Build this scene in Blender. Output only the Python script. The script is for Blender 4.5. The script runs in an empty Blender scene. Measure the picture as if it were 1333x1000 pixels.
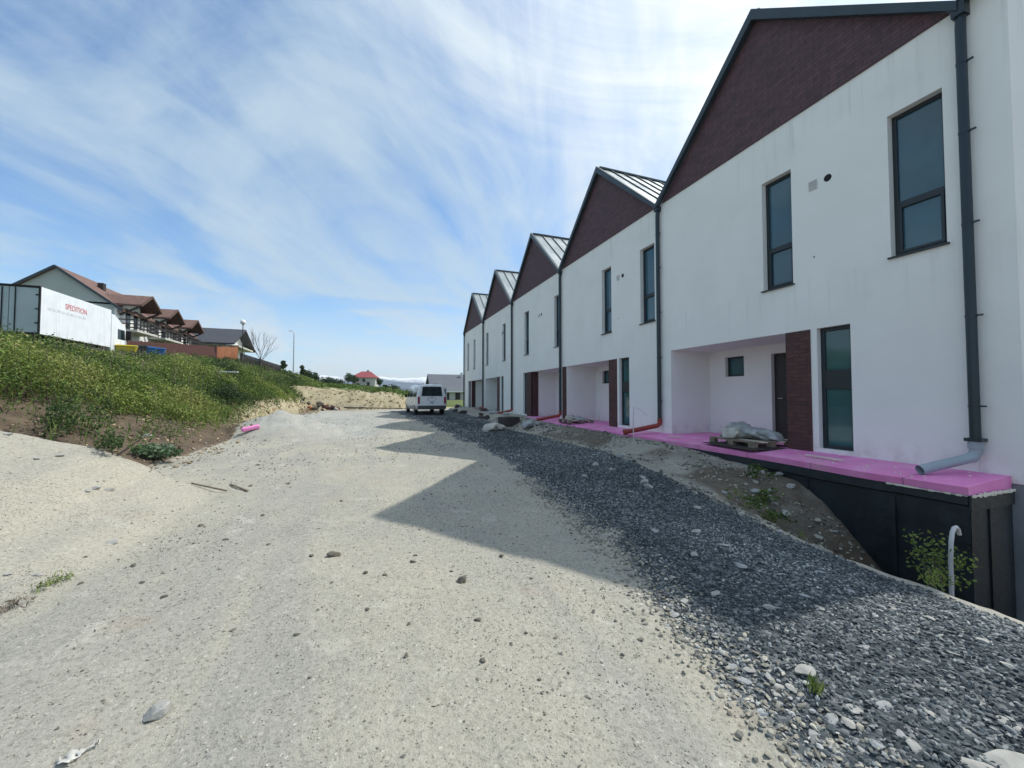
import bpy, math, random
import numpy as np
from mathutils import Vector, Matrix

random.seed(11)
RNG = np.random.default_rng(7)
R = math.radians
scene = bpy.context.scene
COL = scene.collection
PI = math.pi

# ------------------------------------------------------------------ helpers
def tag(o, label=None, cat=None, group=None, kind=None):
    if label: o['label'] = label
    if cat: o['category'] = cat
    if group: o['group'] = group
    if kind: o['kind'] = kind
    return o

def empty(name, loc=(0, 0, 0), rz=0.0):
    o = bpy.data.objects.new(name, None)
    o.empty_display_size = 0.3
    COL.objects.link(o)
    o.location = loc
    o.rotation_euler = (0, 0, rz)
    return o

def copy_tree(o, parent=None):
    c = o.copy()
    COL.objects.link(c)
    c.parent = parent
    for ch in o.children:
        copy_tree(ch, c)
    return c

class MB:
    """collects polygons, links them as one mesh object"""
    def __init__(s):
        s.v = []; s.f = []; s.m = []; s.sm = []
    def add(s, vs, fs, mi=0, smooth=False):
        b = len(s.v)
        s.v.extend([tuple(p) for p in vs])
        for f in fs:
            s.f.append([b + i for i in f]); s.m.append(mi); s.sm.append(smooth)
    def quad(s, a, b, c, d, mi=0):
        s.add([a, b, c, d], [(0, 1, 2, 3)], mi)
    def box(s, x0, x1, y0, y1, z0, z1, mi=0):
        v = [(x0,y0,z0),(x1,y0,z0),(x1,y1,z0),(x0,y1,z0),(x0,y0,z1),(x1,y0,z1),(x1,y1,z1),(x0,y1,z1)]
        s.add(v, [(0,3,2,1),(4,5,6,7),(0,1,5,4),(1,2,6,5),(2,3,7,6),(3,0,4,7)], mi)
    def bar(s, p, q, w, h, mi=0, up=(0, 0, 1)):
        p = Vector(p); q = Vector(q); d = (q - p).normalized()
        u = Vector(up)
        if abs(d.dot(u)) > 0.95: u = Vector((1, 0, 0))
        a = d.cross(u).normalized() * (w / 2); b = a.cross(d).normalized() * (h / 2)
        v = [p-a-b, p+a-b, p+a+b, p-a+b, q-a-b, q+a-b, q+a+b, q-a+b]
        s.add(v, [(0,3,2,1),(4,5,6,7),(0,1,5,4),(1,2,6,5),(2,3,7,6),(3,0,4,7)], mi)
    def tube(s, pts, rad, n=10, mi=0, cap=True):
        pts = [Vector(p) for p in pts]
        rads = rad if isinstance(rad, (list, tuple)) else [rad] * len(pts)
        rings = []
        ref = None
        for i, p in enumerate(pts):
            d = (pts[min(i+1, len(pts)-1)] - pts[max(i-1, 0)]).normalized()
            if ref is None:
                ref = Vector((0, 0, 1)) if abs(d.z) < 0.9 else Vector((1, 0, 0))
            a = d.cross(ref).normalized(); b = a.cross(d).normalized()
            ref = b
            rings.append([p + (a * math.cos(t) + b * math.sin(t)) * rads[i]
                          for t in [2 * PI * k / n for k in range(n)]])
        vs = [q for r in rings for q in r]
        fs = []
        for i in range(len(rings) - 1):
            for k in range(n):
                fs.append((i*n+k, i*n+(k+1) % n, (i+1)*n+(k+1) % n, (i+1)*n+k))
        s.add(vs, fs, mi, True)
        if cap:
            s.add(rings[0], [tuple(range(n))[::-1]], mi); s.add(rings[-1], [tuple(range(n))], mi)
    def sphere(s, c, rx, ry=None, rz=None, n=14, m=9, mi=0):
        ry = ry or rx; rz = rz or rx
        vs = []; fs = []
        for j in range(m + 1):
            t = PI * j / m
            for k in range(n):
                a = 2 * PI * k / n
                vs.append((c[0]+rx*math.sin(t)*math.cos(a), c[1]+ry*math.sin(t)*math.sin(a), c[2]+rz*math.cos(t)))
        for j in range(m):
            for k in range(n):
                fs.append((j*n+k, (j+1)*n+k, (j+1)*n+(k+1) % n, j*n+(k+1) % n))
        s.add(vs, fs, mi, True)
    def prism(s, poly, axis, a, b, mi=0):
        """polygon in the two other axes, extruded along axis from a to b"""
        def P(u, w, t):
            return (t, u, w) if axis == 'x' else ((u, t, w) if axis == 'y' else (u, w, t))
        n = len(poly)
        vs = [P(u, w, a) for u, w in poly] + [P(u, w, b) for u, w in poly]
        fs = [tuple(range(n))[::-1], tuple(range(n, 2*n))]
        for i in range(n):
            fs.append((i, (i+1) % n, n+(i+1) % n, n+i))
        s.add(vs, fs, mi)
    def build(s, name, mats, parent=None, bevel=0.0, loc=None):
        me = bpy.data.meshes.new(name)
        me.from_pydata(s.v, [], s.f)
        for m in (mats if isinstance(mats, (list, tuple)) else [mats]):
            me.materials.append(m)
        me.polygons.foreach_set('material_index', s.m)
        me.polygons.foreach_set('use_smooth', s.sm)
        me.update()
        o = bpy.data.objects.new(name, me)
        COL.objects.link(o)
        if parent is not None: o.parent = parent
        if loc is not None: o.location = loc
        if bevel:
            b = o.modifiers.new('bevel', 'BEVEL'); b.width = bevel; b.segments = 2; b.limit_method = 'ANGLE'
        return o

def fast_mesh(name, verts, faces, mat, attrs=None, smooth=False):
    """numpy arrays -> mesh object; faces (n,k)"""
    me = bpy.data.meshes.new(name)
    nv, nf, k = len(verts), len(faces), faces.shape[1]
    me.vertices.add(nv); me.vertices.foreach_set('co', verts.astype(np.float32).ravel())
    me.loops.add(nf * k); me.loops.foreach_set('vertex_index', faces.astype(np.int32).ravel())
    me.polygons.add(nf)
    me.polygons.foreach_set('loop_start', np.arange(0, nf*k, k, dtype=np.int32))
    me.polygons.foreach_set('loop_total', np.full(nf, k, dtype=np.int32))
    me.polygons.foreach_set('use_smooth', np.full(nf, smooth))
    me.materials.append(mat)
    for an, (dom, arr) in (attrs or {}).items():
        a = me.attributes.new(an, 'FLOAT', dom)
        a.data.foreach_set('value', np.ascontiguousarray(arr, dtype=np.float32))
    me.update(); me.validate()
    o = bpy.data.objects.new(name, me)
    COL.objects.link(o)
    return o

# numpy value noise
def _h(ix, iy, seed):
    n = (ix * 374761393 + iy * 668265263 + seed * 1442695041) & 0xFFFFFFFF
    n = ((n ^ (n >> 13)) * 1274126177) & 0xFFFFFFFF
    return ((n ^ (n >> 16)) & 0xFFFF) / 65535.0
def vnoise(x, y, seed=0):
    x = np.asarray(x, float); y = np.asarray(y, float)
    ix = np.floor(x).astype(np.int64); iy = np.floor(y).astype(np.int64)
    fx = x - ix; fy = y - iy
    fx = fx*fx*(3-2*fx); fy = fy*fy*(3-2*fy)
    a = _h(ix, iy, seed); b = _h(ix+1, iy, seed); c = _h(ix, iy+1, seed); d = _h(ix+1, iy+1, seed)
    return (a*(1-fx)+b*fx)*(1-fy) + (c*(1-fx)+d*fx)*fy
def fbm(x, y, seed=0, oct=4):
    r = 0; a = 0.5; t = 0
    for i in range(oct):
        r = r + a*vnoise(np.asarray(x)*2**i, np.asarray(y)*2**i, seed+i*17); t += a; a *= 0.5
    return r / t            # 0..1
def sstep(a, b, x):
    t = np.clip((np.asarray(x, float) - a) / (b - a), 0, 1)
    return t*t*(3-2*t)

# ------------------------------------------------------------------ node helpers
class NT:
    def __init__(s, tree):
        s.t = tree; s.n = tree.nodes; s.l = tree.links
    def node(s, typ, **kw):
        nd = s.n.new(typ)
        for k, v in kw.items(): setattr(nd, k, v)
        return nd
    def put(s, sock, val):
        if val is None: return
        if isinstance(val, bpy.types.NodeSocket): s.l.new(val, sock)
        elif isinstance(val, (tuple, list)) and sock.type == 'RGBA' and len(val) == 3: sock.default_value = (*val, 1)
        else: sock.default_value = val
    def math(s, op, a, b=None, c=None, clamp=False):
        nd = s.node('ShaderNodeMath', operation=op, use_clamp=clamp)
        s.put(nd.inputs[0], a); s.put(nd.inputs[1], b); s.put(nd.inputs[2], c)
        return nd.outputs[0]
    def mix(s, f, a, b, blend='MIX'):
        nd = s.node('ShaderNodeMix', data_type='RGBA', blend_type=blend)
        s.put(nd.inputs[0], f); s.put(nd.inputs[6], a); s.put(nd.inputs[7], b)
        return nd.outputs[2]
    def noise(s, vec, scale, detail=4, rough=0.55, dist=0.0):
        nd = s.node('ShaderNodeTexNoise')
        s.put(nd.inputs['Vector'], vec); nd.inputs['Scale'].default_value = scale
        nd.inputs['Detail'].default_value = detail; nd.inputs['Roughness'].default_value = rough
        nd.inputs['Distortion'].default_value = dist
        return nd.outputs['Fac']
    def voro(s, vec, scale, feature='F1', out='Distance'):
        nd = s.node('ShaderNodeTexVoronoi', feature=feature)
        s.put(nd.inputs['Vector'], vec); nd.inputs['Scale'].default_value = scale
        return nd.outputs[out]
    def ramp(s, fac, stops, interp='LINEAR'):
        nd = s.node('ShaderNodeValToRGB'); cr = nd.color_ramp; cr.interpolation = interp
        while len(cr.elements) < len(stops): cr.elements.new(0.5)
        for e, (p, c) in zip(cr.elements, stops):
            e.position = p; e.color = (*c, 1) if len(c) == 3 else c
        s.put(nd.inputs[0], fac)
        return nd.outputs[0]
    def rng(s, v, a, b, c=0.0, d=1.0, smooth=True):
        nd = s.node('ShaderNodeMapRange', interpolation_type='SMOOTHSTEP' if smooth else 'LINEAR')
        s.put(nd.inputs[0], v)
        for i, q in enumerate((a, b, c, d)): nd.inputs[i+1].default_value = q
        return nd.outputs[0]
    def scale(s, vec, xyz):
        nd = s.node('ShaderNodeMapping'); s.put(nd.inputs[0], vec); nd.inputs['Scale'].default_value = xyz
        return nd.outputs[0]
    def bump(s, h, strength, dist=0.02, normal=None):
        nd = s.node('ShaderNodeBump'); s.put(nd.inputs['Height'], h)
        nd.inputs['Strength'].default_value = strength; nd.inputs['Distance'].default_value = dist
        if normal is not None: s.put(nd.inputs['Normal'], normal)
        return nd.outputs[0]
    def attr(s, name):
        return s.node('ShaderNodeAttribute', attribute_name=name).outputs['Fac']

def new_mat(name):
    m = bpy.data.materials.new(name); m.use_nodes = True
    t = NT(m.node_tree)
    return m, t, m.node_tree.nodes['Principled BSDF']

def simple(name, col, rough=0.6, metal=0.0, var=0.15, scale=3.0, bump=0.0, bscale=60, spec=0.5, stretch=(1, 1, 1)):
    m, t, p = new_mat(name)
    co = t.node('ShaderNodeTexCoord').outputs['Object']
    v = t.scale(co, stretch)
    n = t.noise(v, scale, 5)
    dark = tuple(c * (1 - var) for c in col); light = tuple(min(1, c * (1 + var)) for c in col)
    t.put(p.inputs['Base Color'], t.ramp(n, [(0.3, dark), (0.7, light)]))
    t.put(p.inputs['Roughness'], t.rng(t.noise(v, scale*4, 3), 0.3, 0.7, max(0.02, rough-0.06), min(1, rough+0.06)))
    p.inputs['Metallic'].default_value = metal
    p.inputs['Specular IOR Level'].default_value = spec
    if bump:
        t.put(p.inputs['Normal'], t.bump(t.noise(co, bscale, 4), bump, 0.01))
    return m

M = {}
# ------------------------------------------------------------------ materials
def mat_stucco():
    m, t, p = new_mat('white_render')
    co = t.node('ShaderNodeTexCoord').outputs['Object']
    sx = t.node('ShaderNodeSeparateXYZ'); t.put(sx.inputs[0], co); z = sx.outputs['Z']
    big = t.noise(co, 0.8, 5)
    base = t.ramp(big, [(0.3, (0.80, 0.80, 0.772)), (0.7, (0.86, 0.858, 0.83))])
    # thin run-off streaks below the cladding line
    st = t.noise(t.scale(co, (9, 9, 0.35)), 1.0, 4, 0.6)
    zone = t.math('MULTIPLY', t.rng(z, 5.2, 6.8), t.rng(t.noise(co, 0.5, 2), 0.45, 0.62))
    zone = t.math('MAXIMUM', zone, t.math('MULTIPLY', t.math('MULTIPLY', t.rng(z, 2.6, 3.7), t.rng(z, 3.76, 3.72)), 0.6))
    f = t.math('MULTIPLY', t.math('MULTIPLY', t.rng(st, 0.5, 0.68), zone), 0.25)
    base = t.mix(f, base, (0.40, 0.41, 0.42))
    # splash dirt low down
    low = t.math('MULTIPLY', t.rng(z, 0.95, 0.3), t.rng(t.noise(co, 5, 5), 0.42, 0.7))
    base = t.mix(t.math('MULTIPLY', low, 0.5), base, (0.48, 0.44, 0.38))
    sx2 = t.rng(t.noise(t.scale(co, (1, 1.2, 1.6)), 0.9, 6, 0.62), 0.5, 0.68)
    base = t.mix(t.math('MULTIPLY', sx2, 0.07), base, (0.55, 0.56, 0.56))
    t.put(p.inputs['Base Color'], base)
    p.inputs['Roughness'].default_value = 0.9; p.inputs['Specular IOR Level'].default_value = 0.2
    b = t.bump(t.noise(co, 220, 2), 0.25, 0.004)
    t.put(p.inputs['Normal'], t.bump(t.noise(co, 1.3, 3), 0.12, 0.03, b))
    return m
M['stucco'] = mat_stucco()

def mat_brick(name, c1, c2, mortar):
    m, t, p = new_mat(name)
    co = t.node('ShaderNodeTexCoord').outputs['Object']
    sx = t.node('ShaderNodeSeparateXYZ'); t.put(sx.inputs[0], co)
    cx = t.node('ShaderNodeCombineXYZ')
    t.put(cx.inputs[0], t.math('ADD', sx.outputs['Y'], sx.outputs['X'])); t.put(cx.inputs[1], sx.outputs['Z'])
    b = t.node('ShaderNodeTexBrick')
    t.put(b.inputs['Vector'], cx.outputs[0])
    t.put(b.inputs['Color1'], c1); t.put(b.inputs['Color2'], c2); t.put(b.inputs['Mortar'], mortar)
    b.inputs['Scale'].default_value = 1.0; b.inputs['Mortar Size'].default_value = 0.007
    b.inputs['Brick Width'].default_value = 0.26; b.inputs['Row Height'].default_value = 0.078
    b.inputs['Bias'].default_value = -0.1
    n = t.noise(co, 7, 5)
    c = t.mix(0.5, b.outputs['Color'], t.ramp(n, [(0.3, (0.55, 0.55, 0.55)), (0.7, (1.25, 1.2, 1.2))]), 'MULTIPLY')
    t.put(p.inputs['Base Color'], c)
    p.inputs['Roughness'].default_value = 0.75
    h = t.math('SUBTRACT', 1.0, b.outputs['Fac'])
    t.put(p.inputs['Normal'], t.bump(h, 0.7, 0.012, t.bump(t.noise(co, 90, 3), 0.3, 0.004)))
    return m
M['brick'] = mat_brick('burgundy_brick_slips', (0.125, 0.062, 0.074), (0.084, 0.045, 0.056), (0.055, 0.04, 0.046))
M['brick_low'] = mat_brick('brown_brick_slips', (0.105, 0.042, 0.037), (0.072, 0.032, 0.03), (0.045, 0.03, 0.03))

M['trim'] = simple('slate_trim', (0.035, 0.055, 0.068), 0.42, 0.2, 0.12)
M['pipe'] = simple('dark_pipe', (0.022, 0.036, 0.046), 0.38, 0.2, 0.12)
M['frame'] = simple('window_frame_dark', (0.016, 0.024, 0.03), 0.4, 0.0, 0.1)
M['roofmetal'] = simple('roof_metal', (0.36, 0.40, 0.41), 0.34, 0.75, 0.10, 0.7)
M['seam'] = simple('roof_seam', (0.08, 0.10, 0.11), 0.4, 0.5, 0.1)
M['greypvc'] = simple('grey_pvc', (0.30, 0.36, 0.40), 0.4, 0.0, 0.1)
M['redpvc'] = simple('red_pvc', (0.26, 0.035, 0.022), 0.45, 0.0, 0.2)
M['concrete'] = simple('concrete', (0.23, 0.25, 0.27), 0.85, 0, 0.3, 1.6, 0.3, 40)
M['vent'] = simple('vent_plastic', (0.58, 0.58, 0.58), 0.5)
M['black'] = simple('black_hole', (0.006, 0.006, 0.007), 0.8)
M['door'] = simple('door_dark', (0.022, 0.018, 0.018), 0.45)
M['wood'] = simple('pallet_wood', (0.20, 0.165, 0.12), 0.85, 0, 0.35, 6, 0.3, 40, stretch=(1, 6, 6))
M['paleboard'] = simple('pale_board', (0.55, 0.49, 0.38), 0.8, 0, 0.2, 3)
M['darkwood'] = simple('dark_board', (0.06, 0.05, 0.045), 0.85, 0, 0.3, 5)
M['sack'] = simple('grey_sack', (0.32, 0.33, 0.33), 0.55, 0, 0.4, 7, 1.0, 14)
M['sack_pale'] = simple('pale_sack', (0.44, 0.42, 0.37), 0.65, 0, 0.35, 7, 1.0, 14)
M['membrane'] = simple('dark_membrane', (0.011, 0.018, 0.023), 0.5, 0, 0.45, 2.0, 0.9, 9)
M['fringe'] = simple('cream_adhesive', (0.68, 0.64, 0.55), 0.9, 0, 0.2)
M['whiteplastic'] = simple('white_plastic', (0.75, 0.75, 0.74), 0.5, 0, 0.12, 8)

def mat_foam():
    m, t, p = new_mat('pink_foam')
    co = t.node('ShaderNodeTexCoord').outputs['Object']
    n = t.noise(co, 2.2, 6)
    c = t.ramp(n, [(0.3, (0.76, 0.20, 0.48)), (0.55, (0.83, 0.28, 0.57)), (0.75, (0.86, 0.38, 0.63))])
    d = t.rng(t.noise(co, 5.5, 6, 0.7), 0.62, 0.72)
    c = t.mix(t.math('MULTIPLY', d, 0.5), c, (0.75, 0.60, 0.62))
    sy = t.node('ShaderNodeSeparateXYZ'); t.put(sy.inputs[0], co)
    jn = t.math('ABSOLUTE', t.math('SUBTRACT', t.math('FRACT', t.math('MULTIPLY', sy.outputs['Y'], 0.8)), 0.5))
    joint = t.math('LESS_THAN', jn, 0.0055)
    c = t.mix(t.math('MULTIPLY', joint, 0.75), c, (0.22, 0.06, 0.14))
    dust = t.rng(t.noise(co, 1.4, 7, 0.7), 0.50, 0.66)
    c = t.mix(t.math('MULTIPLY', dust, 0.35), c, (0.64, 0.42, 0.48))
    pit = t.rng(t.voro(co, 24), 0.12, 0.05)
    c = t.mix(t.math('MULTIPLY', pit, t.math('MULTIPLY', d, 0.8)), c, (0.82, 0.78, 0.74))
    t.put(p.inputs['Base Color'], c); p.inputs['Roughness'].default_value = 0.8
    t.put(p.inputs['Normal'], t.bump(t.noise(co, 8, 5), 0.35, 0.02, t.bump(t.noise(co, 60, 3), 0.2, 0.004)))
    return m
M['foam'] = mat_foam()

def mat_glass(name, base, rough=0.04):
    m, t, p = new_mat(name)
    co = t.node('ShaderNodeTexCoord').outputs['Object']
    n = t.noise(co, 0.9, 3)
    t.put(p.inputs['Base Color'], t.ramp(n, [(0.3, tuple(c*0.75 for c in base)), (0.7, tuple(c*1.25 for c in base))]))
    t.put(p.inputs['Roughness'], t.rng(t.noise(co, 3, 4), 0.4, 0.8, rough, rough + 0.05))
    p.inputs['Specular IOR Level'].default_value = 0.75
    t.put(p.inputs['Normal'], t.bump(t.noise(co, 1.4, 1), 0.05, 0.02))
    return m
M['glass'] = mat_glass('window_glass', (0.04, 0.11, 0.15))
M['glass_low'] = mat_glass('ground_window_glass', (0.03, 0.10, 0.11))
M['darkglass'] = mat_glass('vehicle_glass', (0.012, 0.024, 0.028)); M['darkglass'].node_tree.nodes['Principled BSDF'].inputs['Specular IOR Level'].default_value = 0.4

def mat_stone(name, stops):
    m, t, p = new_mat(name)
    s = t.attr('shade')
    c = t.ramp(s, stops)
    co = t.node('ShaderNodeTexCoord').outputs['Object']
    n = t.noise(co, 35, 3)
    c = t.mix(0.6, c, t.ramp(n, [(0.3, (0.6, 0.6, 0.6)), (0.7, (1.3, 1.3, 1.3))]), 'MULTIPLY')
    t.put(p.inputs['Base Color'], c); p.inputs['Roughness'].default_value = 0.85
    p.inputs['Specular IOR Level'].default_value = 0.3
    return m
M['gravel'] = mat_stone('gravel_stone', [(0, (0.05, 0.061, 0.068)), (0.42, (0.125, 0.142, 0.148)), (0.78, (0.29, 0.305, 0.302)), (1, (0.52, 0.52, 0.49))])
M['pebble'] = mat_stone('dirt_pebble', [(0, (0.17, 0.16, 0.135)), (0.4, (0.29, 0.275, 0.228)), (0.8, (0.38, 0.36, 0.295)), (1, (0.54, 0.51, 0.44))])
M['soilclod'] = mat_stone('soil_clod', [(0, (0.11, 0.105, 0.09)), (0.5, (0.27, 0.255, 0.21)), (1, (0.48, 0.46, 0.40))])
M['palestone'] = simple('pale_stone', (0.34, 0.335, 0.31), 0.85, 0, 0.22, 12, 0.4, 60)
M['greystone'] = simple('slate_grey_stone', (0.30, 0.31, 0.31), 0.8, 0, 0.25, 12, 0.4, 60)
M['clod'] = simple('brown_clod', (0.13, 0.118, 0.095), 0.95, 0, 0.35, 25, 0.5, 60)

def mat_leaf(name, stops, trans=0.25):
    m, t, p = new_mat(name)
    c = t.ramp(t.attr('tint'), stops)
    t.put(p.inputs['Base Color'], c); p.inputs['Roughness'].default_value = 0.6
    p.inputs['Specular IOR Level'].default_value = 0.25
    tr = t.node('ShaderNodeBsdfTranslucent'); t.put(tr.inputs['Color'], c)
    mx = t.node('ShaderNodeMixShader'); mx.inputs[0].default_value = trans
    out = t.n['Material Output']
    t.l.new(p.outputs[0], mx.inputs[1]); t.l.new(tr.outputs[0], mx.inputs[2]); t.l.new(mx.outputs[0], out.inputs['Surface'])
    return m
M['weed'] = mat_leaf('weed_leaves', [(0, (0.035, 0.065, 0.025)), (0.3, (0.08, 0.13, 0.035)), (0.6, (0.135, 0.20, 0.045)), (0.85, (0.215, 0.28, 0.06)), (1, (0.29, 0.30, 0.10))])
M['twig'] = mat_leaf('dry_twigs', [(0, (0.07, 0.055, 0.045)), (1, (0.24, 0.20, 0.15))], 0.0)
M['treeleaf'] = mat_leaf('tree_leaves', [(0, (0.025, 0.05, 0.025)), (0.5, (0.05, 0.085, 0.035)), (1, (0.09, 0.12, 0.05))])
M['burdock'] = mat_leaf('blue_green_leaves', [(0, (0.05, 0.10, 0.045)), (0.6, (0.11, 0.18, 0.09)), (1, (0.26, 0.32, 0.22))])
M['bark'] = simple('bark', (0.12, 0.10, 0.085), 0.9, 0, 0.25)

# ------------------------------------------------------------------ terrain
X_FACADE = 7.92
W = 6.25
Y0 = 2.91                      # first downpipe
TERR_PTS = ([2.0, 2.63, 3.6, 5.0, 8.0, 40.0], [6.85, 6.85, 6.85, 7.02, 7.08, 7.08])
def terrace_x(y):
    return np.interp(y, *TERR_PTS)
def gravel_left(y):
    return np.interp(y, [-2, 0.2, 1.0, 2.2, 3.2, 5.3, 10.9, 16, 24, 34], [1.1, 1.45, 1.8, 2.0, 2.27, 2.6, 2.9, 2.7, 2.2, 1.2])
def gravel_right(y):
    return np.interp(y, [-2, 1.35, 2.04, 3.06, 4.0, 6.1, 8.3, 14, 22, 34], [4.1, 4.3, 4.32, 4.45, 4.75, 5.1, 5.6, 5.4, 6.0, 6.6])
def bank_foot(y):
    return np.interp(y, [-5, 4, 7.4, 8.5, 9.6, 14, 20, 30, 38, 44], [-14, -11, -8.2, -5.6, -4.1, -4.0, -4.1, -4.0, -4.6, -5.5])

def plateau(x, y):
    yy = np.clip(y - 30, -10, 42)
    xx = np.clip(-12 - x, -6, 26)
    return 3.05 + 0.043*yy + xx*np.clip(0.12 + 0.006*yy, 0.06, 0.35)

def meadow(x, y):
    b = np.interp(x, [-6, 3, 7, 9], [2.35, 1.75, 0.9, 0.75])
    tt = np.interp(x, [-4, 15, 40], [5.7, 3.0, 1.2])
    k = np.clip((y - 42) / 138, 0, 1)
    flat = np.interp(x, [4, 9], [0.0, 1.0]) * (1 - sstep(80, 150, y))
    m = b + (tt - b)*k
    return m*(1-flat) + 0.8*flat

def height(x, y, want_bank=False):
    x = np.asarray(x, float); y = np.asarray(y, float)
    road = 0.012*np.clip(y - 4, 0, 26) + 0.0*x
    # wheel ruts and general unevenness
    near = 1 - sstep(40, 70, np.hypot(x, y))
    road = road + near*(0.09*(fbm(x*0.35, y*0.25, 3) - 0.5) + 0.05*(fbm(x*1.3, y*0.9, 9) - 0.5))
    # strip of crushed stone lies slightly proud
    gl, gr = gravel_left(y), gravel_right(y)
    gm = sstep(-0.15, 0.35, x - gl) * sstep(-0.2, 0.35, gr - x) * (1 - sstep(30, 36, y))
    road = road + 0.05*gm
    # sand mound at the left, crest runs (-3,8.2) -> (-7.1,11.1)
    ramp = np.interp(-x, [2.2, 2.75, 3.2, 3.7, 4.87, 8], [0, 0.2, 0.5, 0.75, 1.03, 1.5])
    d = y - 7.3 - 0.5*(fbm(x*0.8, y*0.3, 33) - 0.5)
    prof = np.where(d > 0, np.clip(1 - d*0.7/np.maximum(ramp, 0.2), 0, 1), np.clip(1 + d*0.17, 0.0, 1))
    prof = prof*prof*(3 - 2*prof)
    mound = road + ramp*prof + 0.07*(fbm(x*1.1, y*1.1, 31)-0.5)*np.clip(ramp*3, 0, 1)
    # bank on the left
    bf = bank_foot(y) + 0.9*(fbm(y*0.35, x*0.2, 21) - 0.5)
    t = (bf - x)
    P = plateau(x, y)
    k = np.clip(t/7.6, 0, 1)
    prof2 = np.sin(np.clip(k, 0, 1)*PI/2)**0.9
    bank = road + (P - road)*prof2 + np.where(k > 0, (fbm(x*0.9, y*0.9, 41) - 0.5)*0.5*np.clip(k*5, 0, 1), 0)
    # steep eroded foot further back
    ero = sstep(16, 22, y)*sstep(0.0, 0.9, t)*0.55*(0.6 + 0.8*fbm(x*0.8, y*0.8, 55)) * (1-sstep(2.5, 6, t))
    bank = bank + ero
    h = np.where(t > 0, np.maximum(bank, mound), mound)
    if want_bank: return (t > 0) & (bank > mound + 0.01)
    # small grey heaps
    for (cx, cy, rx, ry, hh) in ((-2.9, 15.6, 2.0, 1.9, 0.85), (-1.9, 17.2, 1.6, 1.5, 0.35), (-1.0, 20.5, 3.4, 3.0, 0.34), (-2.6, 21.5, 2.2, 3.0, 0.45), (0.6, 15.0, 0.7, 0.6, 0.16), (0.3, 25, 2.4, 1.6, 0.2)):
        q = ((x-cx)/rx)**2 + ((y-cy)/ry)**2
        h = np.maximum(h, road + hh*np.clip(1 - np.sqrt(q), 0, 1)**0.8*(0.85 + 0.3*fbm(x*3, y*3, 5)))
    # back bank + meadow
    by = 39.5 + 1.2*(fbm(x*0.3, x*0.11, 61) - 0.5) + np.interp(x, [-6, 3, 8], [-1.5, 0.5, 4])
    kb = np.clip((y - by)/2.2, 0, 1)
    kb = kb**0.7
    Mh = meadow(x, y) + (fbm(x*0.25, y*0.25, 71) - 0.5)*0.6*sstep(45, 60, y) + (fbm(x*0.9, y*0.9, 77)-0.5)*0.35*kb*(1-sstep(44, 60, y))
    back = road*(1-kb) + Mh*kb
    wl = sstep(-5.0, -12.0, x)
    hb = np.where(y > by, np.maximum(back, back*(1-wl) + np.maximum(P, back)*wl), -100)
    h = np.where(y > by, np.maximum(hb, np.where(x < bf, h, -100)), h)
    # soil shelf between crushed stone and terrace, then the pit in front of the first house
    tx = terrace_x(y)
    s = sstep(0.0, 1.0, (x - gr)/np.maximum(tx - gr, 0.3)*1.15)
    shelf = 0.26*s*sstep(4.0, 8, y) + 0.10*(fbm(x*2.2, y*2.2, 81) - 0.5)*sstep(0, 0.3, x - gr)
    shelf = shelf*np.where((x > gr) & (y < 34.5), 1, 0)
    h = h + shelf
    pit = sstep(0.0, 1.25, x - gr - 0.05)*(1 - sstep(3.0, 5.3, y + 0.25*(x - 5.5) + 0.7*(fbm(x*1.7, y*1.7, 91)-0.5)))
    pit = pit*np.where(y > -6, 1, 0)
    h = h - 1.45*pit*sstep(-0.2, 0.6, x - gr)
    # right-hand shoulder of the stone strip rolls off
    h = h - 0.10*sstep(-0.9, 0.1, x - gr)*(1 - sstep(3, 6, y))
    # fine roughness
    fine = 0.022*(fbm(x*4.5, y*4.5, 101) - 0.5) + 0.012*(fbm(x*13, y*13, 111, 2) - 0.5)
    h = h + fine*near
    # far fall-off to the valley
    rr = np.hypot(x, y)
    far = sstep(190, 700, rr)
    h = h*(1-far) - 22*far
    return h

def H1(x, y):
    return float(height(np.array([x]), np.array([y]))[0])

def geo(a, b, n, s=1):
    return list(np.geomspace(a, b, n)*s)
xs = sorted(set(np.round(geo(31, 7000, 32, -1) + list(np.arange(-30, -9, 0.32)) + list(np.arange(-9, 7.3, 0.07)) + list(np.arange(7.5, 20, 0.5)) + list(np.arange(20, 60, 2.0)) + geo(62, 7000, 26), 4)))
ys = sorted(set(np.round([-1000, -300, -100, -40, -20, -12, -8, -6, -5, -4, -3.5] + list(np.arange(-3, 13, 0.07)) + list(np.arange(13, 46, 0.18)) + list(np.arange(46, 200, 1.5)) + geo(203, 7000, 32), 4)))
xs = np.array(xs); ys = np.array(ys)
GX, GY = np.meshgrid(xs, ys)
gx, gy = GX.ravel(), GY.ravel()
gz = height(gx, gy)
nx, ny = len(xs), len(ys)
ii = np.arange(nx*ny).reshape(ny, nx)
faces = np.stack([ii[:-1, :-1].ravel(), ii[:-1, 1:].ravel(), ii[1:, 1:].ravel(), ii[1:, :-1].ravel()], 1)
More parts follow.
